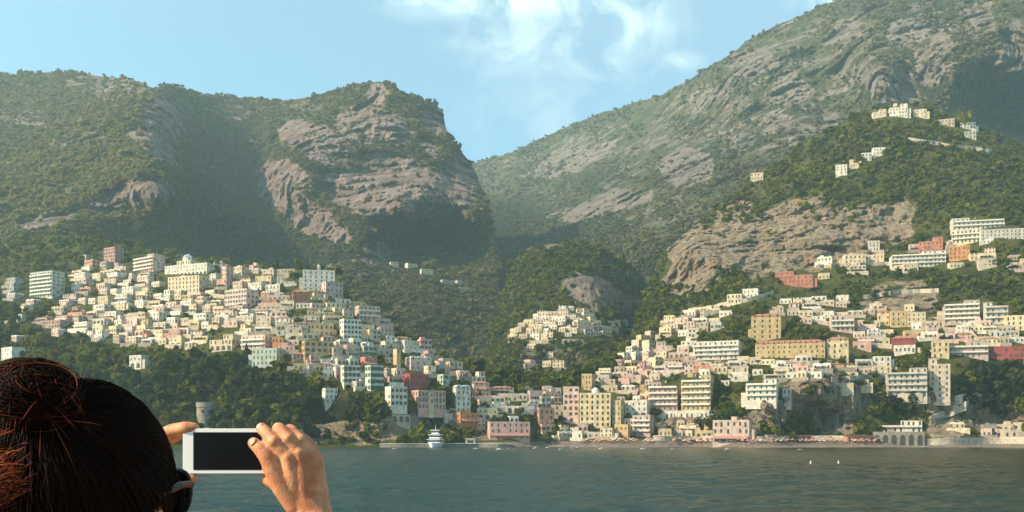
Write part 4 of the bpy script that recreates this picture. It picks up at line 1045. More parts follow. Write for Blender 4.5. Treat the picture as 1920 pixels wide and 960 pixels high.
scatter('knoll_wood', LM, 2600, (880, 1255, 440, 760), (1.7, 3.6), LM_HILL, mid_t, 'trees and scrub covering the knoll',
        lambda x, y: np.clip(.9-LM.rockat(x, y)*.9+.6*nfield(x, y, 40, 30, 93), .02, 1))
def keepS(x, y):
    k = .58 - .95*LS.rockat(x, y) - .35*blobs(x, y, [(1570,760,70,50,0)], .5) + .8*nfield(x, y, 46, 26, 94)
    k = k + np.where((x > 1190) & (y < 420), .55, 0)                      # green upper hill
    k = k - np.where((y > 816) & (x > 880), .9, 0)
    return np.clip(k, .015, 1)
scatter('hillside_wood', LS, 9500, (-80, 2000, 190, 832), (1.5, 3.7), LM_HILL, mid_t, 'bushes and trees growing between the houses and over the green hill', keepS,
        tint=lambda x, y: np.clip(.42+.45*nfield(x, y, 50, 30, 99)+.15*((x > 1190) & (y < 420)), 0, 1))
def keepW(x, y):
    return blobs(x, y, [(430,735,230,56,0),(560,772,150,26,0),(250,745,130,50,0),(650,770,70,26,0),(60,640,80,70,0,.5),(1865,722,60,52,0),(1330,790,40,26,0,.5),(1690,765,34,20,0,.6),(250,815,260,24,0,.9),(560,815,60,20,0,.6)], .4)
scatter('shore_wood', LS, 2000, (-80, 2000, 560, 834), (2.6, 4.6), LM_WOOD, near_t, 'dark dense wood on the slope above the western shore', keepW)

M_BARK = plain('bark', (0.10,0.075,0.05), .95, .35, 4)
LEAF1 = leaf_mat('broadleaf_leaves', (0.030,0.060,0.012), (0.10,0.13,0.022))
LEAF2 = leaf_mat('cypress_leaves', (0.014,0.026,0.010), (0.035,0.050,0.016))
LEAF3 = leaf_mat('pine_needles', (0.022,0.042,0.012), (0.070,0.090,0.024))
def tree_protos():
    out = {}
    def crown(nm, q, mat, seed):
        g = np.random.default_rng(seed); n = len(q)//4
        return link(nm, np_mesh(nm, q, np.arange(len(q)).reshape(-1, 4), False, {'tint': np.repeat(np.clip(g.normal(.45, .25, n), 0, 1), 4)}), mat)
    for kind, mat in (('broadleaf_tree', LEAF1), ('cypress', LEAF2), ('umbrella_pine', LEAF3)):
        root = empty(kind, (0, 0, -50)); tk = MB()
        if kind == 'broadleaf_tree':
            q = leaf_clump(420, 5, .42, .36, .12, .5, -.4); q[:, 2] += .24
            for k in range(5):
                a = k*1.26; tk.tube((0, 0, .3), (.22*math.cos(a), .22*math.sin(a), .62), .022, .008, 6)
            tk.tube((0, 0, -.12), (0, 0, .34), .035, .024, 8)
        elif kind == 'cypress':
            g = np.random.default_rng(6); n = 420; z = g.uniform(.05, 1, n); r = .13*np.sqrt(np.clip(z*3.5, 0, 1))*np.clip((1.02-z)*1.6, 0, 1)
            a = g.uniform(0, 6.283, n); c = np.stack([r*np.cos(a), r*np.sin(a), z], 1)
            t = np.stack([-np.sin(a), np.cos(a), 0*a], 1)*.05; b = np.stack([.02*np.cos(a), .02*np.sin(a), .07+0*a], 1)*g.uniform(.7, 1.2, (n, 1))
            q = np.stack([c-t-b*.5, c+t-b*.5, c+t*.4+b, c-t*.4+b], 1).reshape(-1, 3)
            tk.tube((0, 0, -.12), (0, 0, .8), .02, .006, 8)
        else:
            q = leaf_clump(420, 9, .5, .17, .12, .5, -.2); q[:, 2] += .66
            tk.tube((0, 0, -.12), (.03, 0, .68), .03, .02, 8)
            for k in range(6):
                a = k*1.05; tk.tube((.03, 0, .6), (.03+.3*math.cos(a), .3*math.sin(a), .82), .014, .006, 6)
        cr = crown('crown', q, mat, 3); cr.parent = root
        tk.build('trunk', M_BARK, root)
        out[kind] = root
    return out
PROT = tree_protos(); used = set(); TREES = []
def plant(kind, px, py, hpx, layer=None):
    layer = layer or LS
    d = float(layer.depth(px, py)); h = hpx/F*d
    if kind in used:
        r = PROT[kind].copy(); COL.objects.link(r)
        for ch in PROT[kind].children:
            c = ch.copy(); COL.objects.link(c); c.parent = r
    else: r = PROT[kind]; used.add(kind)
    rt = random.Random(int(px*7+py)); w = rt.uniform(.9, 1.25)
    r.location = P(px, py, d); r.rotation_euler = (0, 0, rt.uniform(0, 6.28)); r.scale = (h*w, h*w, h)
    tag(r, None, 'tree', {'broadleaf_tree': 'broadleaf trees of the hillside', 'cypress': 'cypresses of the hillside', 'umbrella_pine': 'umbrella pines of the hillside'}[kind])
    TREES.append((r, px, py-hpx/2, {'broadleaf_tree': 'round green tree', 'cypress': 'slim dark cypress', 'umbrella_pine': 'spreading umbrella pine'}[kind], ''))
for kind, lst in {
  'broadleaf_tree': [(1352,808,44),(1330,812,40),(1310,806,30),(1372,800,46),(1256,816,22),(1640,716,26),(1622,696,22),(1612,730,24),(1545,690,22),(1580,690,26),(1735,790,24),(1700,778,22),(1660,782,22),(1830,745,30),(1880,750,36),(1905,735,34),(1850,700,28),(1480,625,28),(1492,612,24),(1390,625,22),(1600,800,22),(1650,816,24),(1450,800,26),(1752,610,16),(1880,640,14),(1110,808,13),(1068,812,13),(980,790,15),(905,770,22),(925,752,20),(925,730,18),(945,712,20),(1000,700,16),(560,610,18),(450,580,13),(420,640,12),(250,535,13),(160,545,14),(390,560,12),(600,575,16),(620,570,18),(460,680,26),(440,676,22),(330,660,16)],
  'cypress': [(520,508,22),(410,520,18),(418,526,20),(462,676,30),(1500,590,20),(1640,560,18),(1568,556,16),(1770,640,15),(290,530,16),(1240,592,14),(1745,462,14),(780,716,14),(1470,470,12),(350,560,15),(900,752,20),(1620,540,14)],
  'umbrella_pine': [(1700,610,22),(1530,560,22),(1600,580,20),(1560,640,16),(1420,690,16),(1848,560,24),(1880,556,22),(1900,520,24),(1440,420,14),(1620,270,16),(1760,300,16),(1850,330,16),(300,730,34),(370,736,36),(440,742,34),(520,748,34),(590,770,30),(660,775,26),(480,790,30),(400,796,30)],
 }.items():
    for t in lst: plant(kind, *t)
auto_labels(TREES)
# ------------------------------------------------------------------ beach and boats
M_HULL = plain('boat_paint', (0.78,0.77,0.73), .4, .12, 2)
M_HULLB = plain('boat_paint_blue', (0.06,0.14,0.24), .4, .2, 2)
M_WOOD = plain('boat_wood', (0.30,0.17,0.08), .7, .3, 4)
def hull_mesh(mb, L, Wd, H, mi=0):
    n = 10; rings = []
    for i in range(n+1):
        t = i/n; w = Wd/2*(1-max(0, (t-.45)/.55)**2.2)*(.82+.18*min(1, t*4)); z = H*(1+.35*max(0, t-.5)**1.5)
        w = max(w, .02)
        rings.append([(-w, -L/2+L*t, z), (-w*.7, -L/2+L*t, .1*H), (0, -L/2+L*t, -.35*H), (w*.7, -L/2+L*t, .1*H), (w, -L/2+L*t, z)])
    v = [p for r in rings for p in r]; f = []
    for i in range(n):
        for j in range(4): a = i*5+j; f.append((a, a+1, a+6, a+5))
    f.append((0, 1, 2, 3, 4)[::-1])
    for i in range(n): a = i*5; f.append((a+4, a, a+5, a+9))      # deck
    mb.add(v, f, mi)
def boat(px, py, wpx, rz, colour, label, cabin=False):
    d = 4.0*F/(py-HZ) if py > HZ+4 else 545
    L = wpx/F*d/max(.5, abs(math.sin(rz)))
    root = empty('motor_boat' if cabin else 'rowing_boat', (( px-960)/F*d, d, 0.05), rz)
    h = MB(); hull_mesh(h, L, L*.33, L*.11); h.build('hull', M_HULLB if colour == 'blue' else M_HULL, root)
    dk = MB(); dk.box(-L*.11, L*.11, -L*.3, -L*.22, L*.1, L*.135); dk.box(-L*.12, L*.12, L*.02, L*.1, L*.1, L*.135); dk.build('seat', M_WOOD, root) if False else None
    s1 = MB(); s1.box(-L*.13, L*.13, -L*.3, -L*.22, L*.105, L*.14); s1.build('seat', M_WOOD, root)
    if cabin:
        c = MB(); c.box(-L*.1, L*.1, -L*.12, L*.14, L*.1, L*.24); cb = c.build('cabin', M_HULL, root)
        g = MB(); g.box(-L*.102, L*.102, -L*.06, L*.1, L*.17, L*.215); g.build('window', M_GLASS, cb)
    tag(root, label, 'boat', 'small boats along the shore')
for b in [(936,843,11,80,'white','white motor boat lying off the end of the quay',True),(955,841,9,100,'white','white rowing boat between the quay and the beach',False),(975,840,9,70,'blue','dark blue rowing boat off the long dull pink restaurant',False),
          (1004,841,10,95,'white','white motor boat off the salmon house',True),(1027,840,8,80,'white','white rowing boat off the tall pink tenement',False),(1052,843,10,100,'white','white rowing boat just west of the yellow church',False),(1082,841,12,85,'blue','dark blue motor boat in front of the yellow church',True),
          (1128,842,11,95,'white','white motor boat in front of the yellow church',True),(1205,842,9,75,'white','white rowing boat off the pale pink guest house',False),(1364,843,10,90,'white','lone white motor boat off the pink beach villa',True),(1262,842,8,85,'white','white rowing boat off the tall ochre hotel',False),
          (893,842,10,100,'white','white motor boat alongside the quay under the orange-awning restaurant',True),(1500,843,7,80,'white','white rowing boat off the sea cliff',False),(740,842,9,90,'white','white rowing boat at the west end of the quay',False)]:
    boat(b[0], b[1], b[2], R(b[3]), b[4], b[5], b[6])
# ferry at the quay, bow to the camera
def ferry():
    d = 530.0; x = (816-960)/F*d
    root = empty('ferry', (x, d, 0), R(176))
    h = MB(); hull_mesh(h, 22, 7.2, 2.4); h.build('hull', M_HULL, root)
    for k, (w, y0, y1, z) in enumerate(((6.2, -9, 5.5, 2.3), (5.4, -8, 3.5, 4.8), (3.6, -4, 1.5, 7.2))):
        c = MB(); c.box(-w/2, w/2, y0, y1, z-.05, z+1.9); c.box(-w/2-.5, w/2+.5, y0-.5, y1+.6, z+1.88, z+2.15)
        dk = c.build('deckhouse', M_HULL, root)
        g = MB(); g.box(-w/2-.03, w/2+.03, y0+.6, y1+.03, z+.7, z+1.5); g.build('window_band', M_GLASS, dk)
    m = MB(); m.tube((0, -1, 9.3), (0, -1.4, 12), .12, .05, 8); m.build('mast', M_HULL, root)
    tag(root, 'white three-decked ferry lying bow-on at the quay', 'ferry')
ferry()
root = empty('kiosk', P(882, 834, 556)); k = MB(); k.box(-2.6, 2.6, 0, 4, -1, 3.2); k.build('wall', MW['white'], root); k = MB(); k.box(-3.1, 3.1, -.5, 4.4, 3.2, 3.5); k.build('roof', M_DOME, root); k = MB(); k.box(-1.8, 1.8, -.05, .2, 1.1, 2.4); k.build('counter_opening', M_DARK, root)
tag(root, 'small white kiosk on the quay east of the ferry', 'kiosk')
def cabins(x0, x1, y0, y1, mat, label):
    d = float(LS.depth((x0+x1)/2, y1)); w = (x1-x0)/F*d; h = (y1-y0)/F*d; root = empty('beach_cabins', P((x0+x1)/2, y1, d))
    b = MB(); b.box(-w/2, w/2, 0, 4, -1.5, h); b.build('wall', mat, root)
    b = MB(); b.box(-w/2-.3, w/2+.3, -.8, 4.2, h, h+.3); b.build('roof', M_TILE, root)
    n = max(2, int(w/3))
    for i in range(n):
        b = MB(); xx = -w/2+(i+.5)*w/n; b.box(xx-.5, xx+.5, -.05, .2, 0, h*.75); b.build('door', M_DARK, root)
    tag(root, label, 'cabins')
cabins(1470,1522,817,829,MW['salmon'],'salmon row of beach cabins under the sea cliff')
cabins(1438,1456,816,828,MW['pale green'],'small pale green beach hut beside the salmon cabins')
cabins(1588,1640,818,829,MW['salmon'],'salmon row of beach cabins just west of the white beach building')
# parasols in rows on the sand
PAR = {}
def parasol(x, y, z, col):
    if col not in PAR:
        root = empty('beach_parasol', (0, 0, 0))
        m = MB(); m.tube((0, 0, -.5), (0, 0, 2.3), .04, .04, 6); m.build('pole', M_WOOD, root)
        m = MB(); m.lathe((0, 0, 2.0), [(1.15, -.12), (1.1, 0), (.6, .36), (.05, .52)], 10); m.build('canopy', {'coral': M_AWN['coral'], 'orange': M_AWN['orange'], 'white': M_AWN['white']}[col], root)
        PAR[col] = root; r = root
    else:
        r = PAR[col].copy(); COL.objects.link(r)
        for ch in PAR[col].children:
            c = ch.copy(); COL.objects.link(c); c.parent = r
    r.location = (x, y, z)
    tag(r, {'coral': 'open coral parasol in the close rows on the beach', 'orange': 'open orange parasol in the close rows on the beach', 'white': 'open white parasol in the close rows on the beach'}[col], 'parasol', 'beach parasols in rows')
rp = random.Random(4)
for row, py in enumerate((832.6, 830.6, 828.8)):
    for x in list(np.arange(1090, 1240, 8.4)) + list(np.arange(1262, 1640, 9.2)):
        if rp.random() < .22: continue
        px = x+rp.uniform(-2, 2)+row*3; d = float(LS.depth(px, py)); p = P(px, py, d)
        parasol(p.x, p.y, p.z, rp.choice(('coral', 'coral', 'orange', 'white')))
# round stone watch tower above the wood
def watch_tower():
    d = float(LS.depth(380, 796)); w = 33/F*d; h = 44/F*d
    root = empty('watch_tower', P(380, 798, d-2))
    m = MB(); m.lathe((0, w/2, -4), [(w/2*1.06, 0), (w/2*1.02, 4), (w/2*.95, h+1), (w/2*1.02, h+1.2), (w/2*1.02, h+4), (w/2*.9, h+4.01)], 24); m.build('wall', MW['stone'], root)
    k = MB(); k.box(-.6, .6, -.02, .9, h*.55, h*.55+1.6); k.build('window', M_DARK, root)
    tag(root, 'old round stone watch tower among trees just above the smartphone', 'tower')
watch_tower()
def buoy(px, py):
    d = 4.0*F/(py-HZ); root = empty('mooring_buoy', ((px-960)/F*d, d, 0))
    m = MB(); m.lathe((0, 0, -.2), [(.14, 0), (.2, .2), (.14, .36), (.05, .4)], 12); m.build('float', M_CONC, root)
    m = MB(); m.lathe((0, 0, .18), [(.10, 0), (.03, .42)], 8); m.build('topmark', M_CONC, root)
    return root
tag(buoy(1520, 869), 'western of the two white buoys on the sea', 'buoy', 'white buoys')
tag(buoy(1572, 869), 'eastern of the two white buoys on the sea', 'buoy', 'white buoys')
# ------------------------------------------------------------------ the boat deck under the photographer and the woman (below the frame)
def deck():
    root = empty('tour_boat', (-.5, 0, 2.4))
    m = MB(); m.box(-3.2, 3.6, -4.0, 2.0, -.25, 0); m.build('deck', plain('deck_planks', (0.30,0.20,0.12), .7, .3, 6), root)
    m = MB(); m.box(-3.0, 3.4, -3.9, 1.9, -2.9, -.24); m.build('hull', M_HULL, root)
    r = MB(); r.tube((-3.15, 1.93, .95), (3.55, 1.93, .95), .025, .025, 10)
    for i in range(6): r.tube((-3.1+i*1.33, 1.93, 0), (-3.1+i*1.33, 1.93, .95), .02, .02, 8)
    r.build('railing', plain('rail_steel', (0.6,0.6,0.6), .3, .1, 3, 1.0), root)
    tag(root, 'tour boat deck that the woman stands on', 'boat')
deck()

# ------------------------------------------------------------------ woman
def ico(n):
    bm = bmesh.new(); bmesh.ops.create_icosphere(bm, subdivisions=n, radius=1)
    v = np.array([q.co[:] for q in bm.verts]); f = [tuple(x.index for x in q.verts) for q in bm.faces]; bm.free(); return v, f
ICV, ICF = ico(2)
class Blend(MB):
    """Overlapping tapered limbs and ovals, fused by a voxel remesh into one skin."""
    def limb(s, pts, n=14):
        """pts: [(Vector, radius)] chain with rounded ends."""
        for (a, ra), (b, rb) in zip(pts[:-1], pts[1:]):
            a, b = Vector(a), Vector(b); L_ = (b-a).length; q = (b-a).to_track_quat('Z', 'Y')
            prof = [(ra*math.cos(t), ra*math.sin(t)) for t in np.linspace(-math.pi/2+.05, 0, 5)] + [(rb*math.cos(t), L_+rb*math.sin(t)) for t in np.linspace(0, math.pi/2-.05, 5)]
            vs = [a + q @ Vector((r*math.cos(2*math.pi*i/n), r*math.sin(2*math.pi*i/n), z)) for (r, z) in prof for i in range(n)]
            m = len(prof)
            fs = [(j*n+i, j*n+(i+1) % n, (j+1)*n+(i+1) % n, (j+1)*n+i) for j in range(m-1) for i in range(n)] + [tuple(range(n))[::-1], tuple(range((m-1)*n, m*n))]
            s.add(vs, fs)
    def oval(s, c, rad, rot=None):
        c = Vector(c); M3 = rot.to_3x3() if rot is not None else Matrix.Identity(3)
        s.add([c + M3 @ Vector((x*rad[0], y*rad[1], z*rad[2])) for x, y, z in ICV], ICF)
    def fuse(s, name, mat, parent, voxel, it=6, fac=.5):
        o = s.build(name, mat, parent, smooth=True)
        r = o.modifiers.new('fuse', 'REMESH'); r.mode = 'VOXEL'; r.voxel_size = voxel; r.use_smooth_shade = True
        k = o.modifiers.new('soften', 'SMOOTH'); k.factor = fac; k.iterations = it
        return o

HC = Vector((-.432, 1.03, 3.931))              # centre of the skull
FACE = R(10)                                   # she looks this far to the east of straight ahead
HR = Matrix.Rotation(-FACE, 4, 'Z') @ Matrix.Rotation(R(-6), 4, 'X')      # local: x her right, y forward, z up
def HP(x, y, z): return HC + HR @ Vector((x, y, z))

def skin_mat():
    m, t, b = new_mat('skin')
    g = mnode(t, 'ShaderNodeTexCoord')
    n1 = mnoise(t, g.outputs['Object'], 38, 4); n2 = mnoise(t, g.outputs['Object'], 420, 3)
    c = mmix(t, mramp(t, n1, .35, .65), (0.40,0.145,0.062), (0.57,0.262,0.132))
    t.links.new(c, b.inputs['Base Color'])
    b.inputs['Roughness'].default_value = .55; b.inputs['Specular IOR Level'].default_value = .28
    b.inputs['Subsurface Weight'].default_value = .12; b.inputs['Subsurface Radius'].default_value = (.012, .004, .002); b.inputs['Subsurface Scale'].default_value = .4
    bp = mnode(t, 'ShaderNodeBump'); bp.inputs['Strength'].default_value = .6; bp.inputs['Distance'].default_value = .0016
    t.links.new(mmath(t, 'ADD', n2, mmath(t, 'MULTIPLY', n1, 1.5)), bp.inputs['Height']); t.links.new(bp.outputs[0], b.inputs['Normal'])
    return m
SKIN = skin_mat()
PD = 1.335                                     # distance of the phone
def Q(px, py, d): return P(px, py, d)
def woman():
    root = empty('person', (HC.x, HC.y-.02, 2.4))
    off = -root.location
    S = Blend()
    # head, jaw, nose, ears, neck
    S.oval(HP(0, -.005, .012), (.072, .092, .098), HR)
    S.oval(HP(0, .035, -.055), (.055, .058, .068), HR)
    S.limb([(HP(0, .085, .005), .008), (HP(0, .106, -.034), .0125)])
    S.limb([(HP(-.012, .090, -.062), .008), (HP(.012, .090, -.062), .008)])
    S.oval(HP(0, .078, -.105), (.022, .018, .018), HR)
    for sx in (-1, 1):
        S.limb([(HP(sx*.074, -.012, .006), .009), (HP(sx*.080, -.014, -.016), .0105), (HP(sx*.077, -.004, -.036), .008)])
        S.oval(HP(sx*.033, .078, .020), (.017, .012, .010), HR)
    sh = Vector((HC.x, HC.y-.03, 3.73))
    S.limb([(HP(0, -.03, -.06), .054), (sh+Vector((0, 0, .02)), .058), (sh+Vector((0, 0, -.06)), .08)])
    # shoulders and trunk, hips, legs
    shR, shL = Vector((-.275, 1.02, 3.70)), Vector((-.625, 1.03, 3.70))
    S.limb([(shR, .05), (sh, .075), (shL, .05)])
    for k, (z, w, dd) in enumerate(((3.62, .15, .10), (3.50, .145, .105), (3.36, .125, .095), (3.24, .14, .10), (3.14, .165, .11))):
        S.oval((HC.x, HC.y-.02, z), (w, dd, .11))
    for sx in (-1, 1):
        hx = HC.x+sx*.085
        S.limb([(Vector((hx, HC.y-.02, 3.12)), .088), (Vector((hx+sx*.01, HC.y-.01, 2.86)), .058), (Vector((hx+sx*.015, HC.y-.03, 2.50)), .038), (Vector((hx+sx*.015, HC.y-.03, 2.44)), .036)])
        S.limb([(Vector((hx+sx*.015, HC.y-.04, 2.43)), .03), (Vector((hx+sx*.025, HC.y+.13, 2.42)), .022)])
    # right arm
    wr = Q(590, 968, PD-.004); el = Vector((-.205, 1.19, 3.645))
    S.limb([(shR, .047), (el, .037), (wr.lerp(el, .5), .034), (wr.lerp(el, .12), .0265), (wr, .025)])
    # right hand: palm, four fingers over the top edge, thumb along the screen side
    k = [Q(542, 858, PD-.020), Q(562, 850, PD-.017), Q(579, 852, PD-.010), Q(592, 862, PD-.002)]
    base = [Q(560, 948, PD-.010), Q(574, 950, PD-.010), Q(588, 952, PD-.006), Q(600, 956, PD)]
    for i in range(4):
        S.limb([(base[i], .0150), (base[i].lerp(k[i], .55), .0145 if i < 3 else .0125), (k[i], .0118 if i < 3 else .0105)])
    S.limb([(Q(535, 915, PD-.008), .0165), (Q(560, 890, PD-.006), .016), (Q(580, 900, PD), .015)])
    S.limb([(wr, .025), (Q(575, 945, PD-.006), .022)])
    S.limb([(k[0], .0104), (Q(514, 828, PD-.0235), .0088), (Q(497, 809, PD-.018), .0082), (Q(491, 803.5, PD-.010), .0082)])
    S.limb([(k[1], .0106), (Q(541, 822, PD-.021), .0090), (Q(527, 806, PD-.015), .0084), (Q(522, 803, PD-.006), .0084)])
    S.limb([(k[2], .0102), (Q(563, 826, PD-.015), .0088), (Q(549, 810, PD-.009), .0081), (Q(544, 806, PD), .0082)])
    S.limb([(k[3], .0098), (Q(583, 838, PD-.006), .0085), (Q(571, 824, PD), .0078), (Q(563, 820, PD+.006), .0070)])
    for i in range(4):      # knuckles and the tendons that run back from them
        S.oval(k[i]+Vector((0, -.0030, .0005)), (.0098, .0105, .0095))
        S.limb([(k[i]+Vector((.0005, -.0088, -.002)), .0036), (base[i].lerp(k[i], .35)+Vector((0, -.0122, 0)), .0030)])
    for a_, b_, f_ in ((k[0], Q(514, 828, PD-.0235), .98), (k[1], Q(541, 822, PD-.021), .98), (k[2], Q(563, 826, PD-.015), .98)):
        S.oval(a_.lerp(b_, f_)+Vector((0, -.0016, .0006)), (.0094, .0092, .0090))
    th = [(Q(556, 945, PD-.010), .0170), (Q(530, 912, PD-.017), .0150), (Q(512, 884, PD-.021), .0118), (Q(500, 858, PD-.0225), .0102), (Q(486, 840, PD-.020), .0092), (Q(476, 831, PD-.016), .0082)]
    S.limb(th)
    S.limb([(Q(548, 925, PD+.004), .016), (Q(515, 902, PD+.006), .012), (Q(500, 898, PD+.010), .009)])      # heel of the thumb under the phone
    # left arm and hand behind the head, one finger along the top edge, thumb beneath
    elL, wl = Vector((-.60, 1.26, 3.66)), Q(238, 935, PD+.03)
    S.limb([(shL, .047), (elL, .037), (wl.lerp(elL, .5), .033), (wl, .025)])
    S.limb([(wl, .024), (Q(262, 895, PD+.03), .026), (Q(282, 855, PD+.025), .024), (Q(290, 830, PD+.02), .015)])
    S.limb([(Q(290, 826, PD+.018), .0115), (Q(322, 808, PD+.006), .0098), (Q(348, 802.5, PD-.001), .0090), (Q(364, 802.5, PD+.001), .0078)])
    S.limb([(Q(290, 835, PD+.022), .0112), (Q(318, 822, PD+.014), .0096), (Q(338, 812, PD+.010), .0086)])
    S.limb([(Q(272, 890, PD+.02), .015), (Q(310, 899, PD+.008), .0112), (Q(342, 897, PD), .0098), (Q(360, 896, PD), .008)])
    for i, v in enumerate(S.v): S.v[i] = (v[0]+off.x, v[1]+off.y, v[2]+off.z)
    body = S.fuse('body', SKIN, root, .0020, 4)
    # nails
    NAIL = plain('fingernail', (0.52,0.27,0.18), .4, .1, 30, spec=.6)
    for (c0, dr, rf, r) in ((Q(480, 834, PD-.0180), Vector((-.35, -.75, .55)), .0086, .0062), (Q(492, 804.5, PD-.0120), Vector((-.25, -.85, .5)), .0084, .0054), (Q(524, 805, PD-.0085), Vector((-.25, -.85, .5)), .0086, .0054)):
        n = MB(); dr.normalize(); q = dr.to_track_quat('Z', 'Y'); a = c0+dr*rf*.93
        n.add([a + off + q @ Vector((x*r*.7, y*r*.95, z*.0011)) for x, y, z in ICV], ICF); n.build('fingernail', NAIL, root, smooth=True)
    # dark top and trousers
    C = Blend(); D_ = Blend()
    C.limb([(shR+Vector((.03, 0, 0)), .058), (sh+Vector((0, 0, -.03)), .083), (shL-Vector((.03, 0, 0)), .058)])
    C.limb([(shR, .058), (shR.lerp(el, .45), .053)]); C.limb([(shL, .058), (shL.lerp(elL, .45), .053)])
    for z, w, dd in ((3.62, .162, .112), (3.50, .157, .117), (3.36, .137, .107), (3.24, .152, .112), (3.16, .172, .12)): C.oval((HC.x, HC.y-.02, z), (w, dd, .11))
    for sx in (-1, 1):
        hx = HC.x+sx*.085
        D_.limb([(Vector((hx, HC.y-.02, 3.12)), .098), (Vector((hx+sx*.01, HC.y-.01, 2.86)), .07), (Vector((hx+sx*.015, HC.y-.03, 2.50)), .052)])
    D_.oval((HC.x, HC.y-.02, 3.13), (.176, .122, .09))
    for G_ in (C, D_): G_.v = [(v[0]+off.x, v[1]+off.y, v[2]+off.z) for v in G_.v]
    C.fuse('shirt', plain('dark_cloth', (0.012,0.011,0.012), .9, .3, 40), root, .006, 5)
    D_.fuse('trousers', plain('denim', (0.03,0.04,0.07), .9, .3, 40), root, .008, 5)

    # hair: a soft mass and thousands of strands drawn back to a knot
    HAIR = hair_mat('dark_hair', (0.006,0.003,0.002), (0.020,0.008,0.004)); SUN_HAIR = hair_mat('painted_sunlit_hair', (0.05,0.011,0.004), (0.26,0.055,0.016))  # the auburn is sunlight painted into dark hair
    FUZZ = hair_mat('painted_backlit_hair', (0.03,0.012,0.006), (0.11,0.045,0.02))  # lighter brown puts the backlit rim into the hair colour
    knot = Vector(P(64, 744, .935))
    lobes = [(HP(0, -.014, .020), Vector((.077, .100, .102)), HR), (HP(0, -.050, -.045), Vector((.072, .062, .085)), HR), (HP(-.006, -.055, -.10), Vector((.072, .050, .085)), HR), (HP(-.034, -.045, .015), Vector((.044, .062, .066)), HR), (P(165, 935, .99), Vector((.056, .055, .075)), Matrix.Identity(4)), (HP(.046, -.012, .012), Vector((.034, .050, .036)), HR), (P(105, 1012, .985), Vector((.050, .045, .048)), Matrix.Identity(4)), (knot.lerp(HP(-.03, -.05, .0), .40), Vector((.027, .030, .026)), Matrix.Identity(4))]
    Hm = Blend()
    for c, r, rot in lobes: Hm.oval(c+off, r*.985, rot)
    hair = Hm.fuse('hair', HAIR, root, .004, 8)
    invs = [(c, r, rot.to_3x3().inverted()) for c, r, rot in lobes]
    LC = [np.array(c) for c, _, _ in invs]; LI = [np.array(m) for _, _, m in invs]; LRr = [np.array(r) for _, r, _ in invs]
    def sdf(p):
        ds = [(np.linalg.norm(((p-c) @ m.T)/r, axis=1)-1)*r.min() for c, m, r in zip(LC, LI, LRr)]
        k = 260.0
        return -np.log(np.sum(np.exp(-k*np.array(ds)), 0))/k
    def grad(p):
        e = .001; g = np.stack([sdf(p+np.eye(3)[i]*e)-sdf(p-np.eye(3)[i]*e) for i in range(3)], 1)
        return g/(np.linalg.norm(g, axis=1)[:, None]+1e-9)
    def project(p, lev):
        for _ in range(3): p = p - grad(p)*(sdf(p)-lev)[:, None]
        return p
    def tubes(name, paths, rad, mat, parent, sides=3):
        """paths (n, k, 3): many thin tapered strands as one lock."""
        n, k, _ = paths.shape
        t = np.gradient(paths, axis=1); t /= np.linalg.norm(t, axis=2)[..., None]+1e-9
        u = np.cross(t, np.array([.31, .22, .92])); u /= np.linalg.norm(u, axis=2)[..., None]+1e-9; w = np.cross(t, u)
        prof = np.interp(np.linspace(0, 1, k), [0, .15, .8, 1], [.5, 1, .9, .15])[None, :, None, None]*rad
        a = np.arange(sides)*2*math.pi/sides
        V = paths[:, :, None, :] + prof*(np.cos(a)[None, None, :, None]*u[:, :, None, :]+np.sin(a)[None, None, :, None]*w[:, :, None, :])
        idx = np.arange(n*k*sides).reshape(n, k, sides)
        A, B_ = idx[:, :-1], idx[:, 1:]
        Qd = np.stack([A, np.roll(A, -1, 2), np.roll(B_, -1, 2), B_], -1).reshape(-1, 4)
        g = np.random.default_rng(3); tint = np.repeat(np.clip(g.normal(.4, .3, n), 0, 1), k*sides)
        return link(name, np_mesh(name, V.reshape(-1, 3)+np.array(off), Qd, True, {'tint': tint}), mat, parent)
    g = np.random.default_rng(12)
    n = 8500; d0 = g.normal(size=(n, 3)); d0 /= np.linalg.norm(d0, axis=1)[:, None]
    p = np.array(HP(0, -.02, 0)) + d0*.12
    p = project(p, .001); lev = .0004+.004*g.uniform(0, 1, n)**2*1.6; path = [p]
    kn = np.array(knot); wig = g.normal(0, .0011, (n, 3)); wph = g.uniform(0, 6.28, n)
    for st in range(13):
        to = kn-p; to /= np.linalg.norm(to, axis=1)[:, None]
        nr = grad(p); low = (p[:, 2] < HC.z-.05)
        to[low] = to[low]*.15+np.array([-.02, -.3, -.9])
        tn = to-nr*(to*nr).sum(1)[:, None]; tn /= np.linalg.norm(tn, axis=1)[:, None]+1e-9
        p = p+tn*.0085+wig*np.sin(st*.9+wph)[:, None]+g.normal(0, .0009, (n, 3)); p = project(p, lev); path.append(p)
    tubes('strands', np.stack(path, 1), .00036, HAIR, hair)
    # flyaways lifting off the crown
    s0 = np.stack(path, 1)[:, 0]; nr = grad(s0); s0 = s0[(nr[:, 2] > .25) & (nr[:, 0] > -.2) & (np.abs(nr[:, 1]) < .22)][:1100]; n = len(s0); nr = grad(s0); dirn = nr*.6+g.normal(0, .6, (n, 3)); dirn /= np.linalg.norm(dirn, axis=1)[:, None]
    k = 8; tt = np.linspace(0, 1, k)[None, :, None]; Lf = g.uniform(.005, .020, n)[:, None, None]
    fl = s0[:, None]+dirn[:, None]*tt*Lf+np.array([0, 0, -1])*tt**2*Lf*.5
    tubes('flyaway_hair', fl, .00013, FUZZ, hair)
    # the knot: coils wound round each other
    bun = Blend(); bun.oval(knot+off, (.028, .026, .023)); bo = bun.fuse('bun', HAIR, root, .003, 6)
    n = 1700; kk = 20; tt = np.linspace(0, 1, kk)[None]
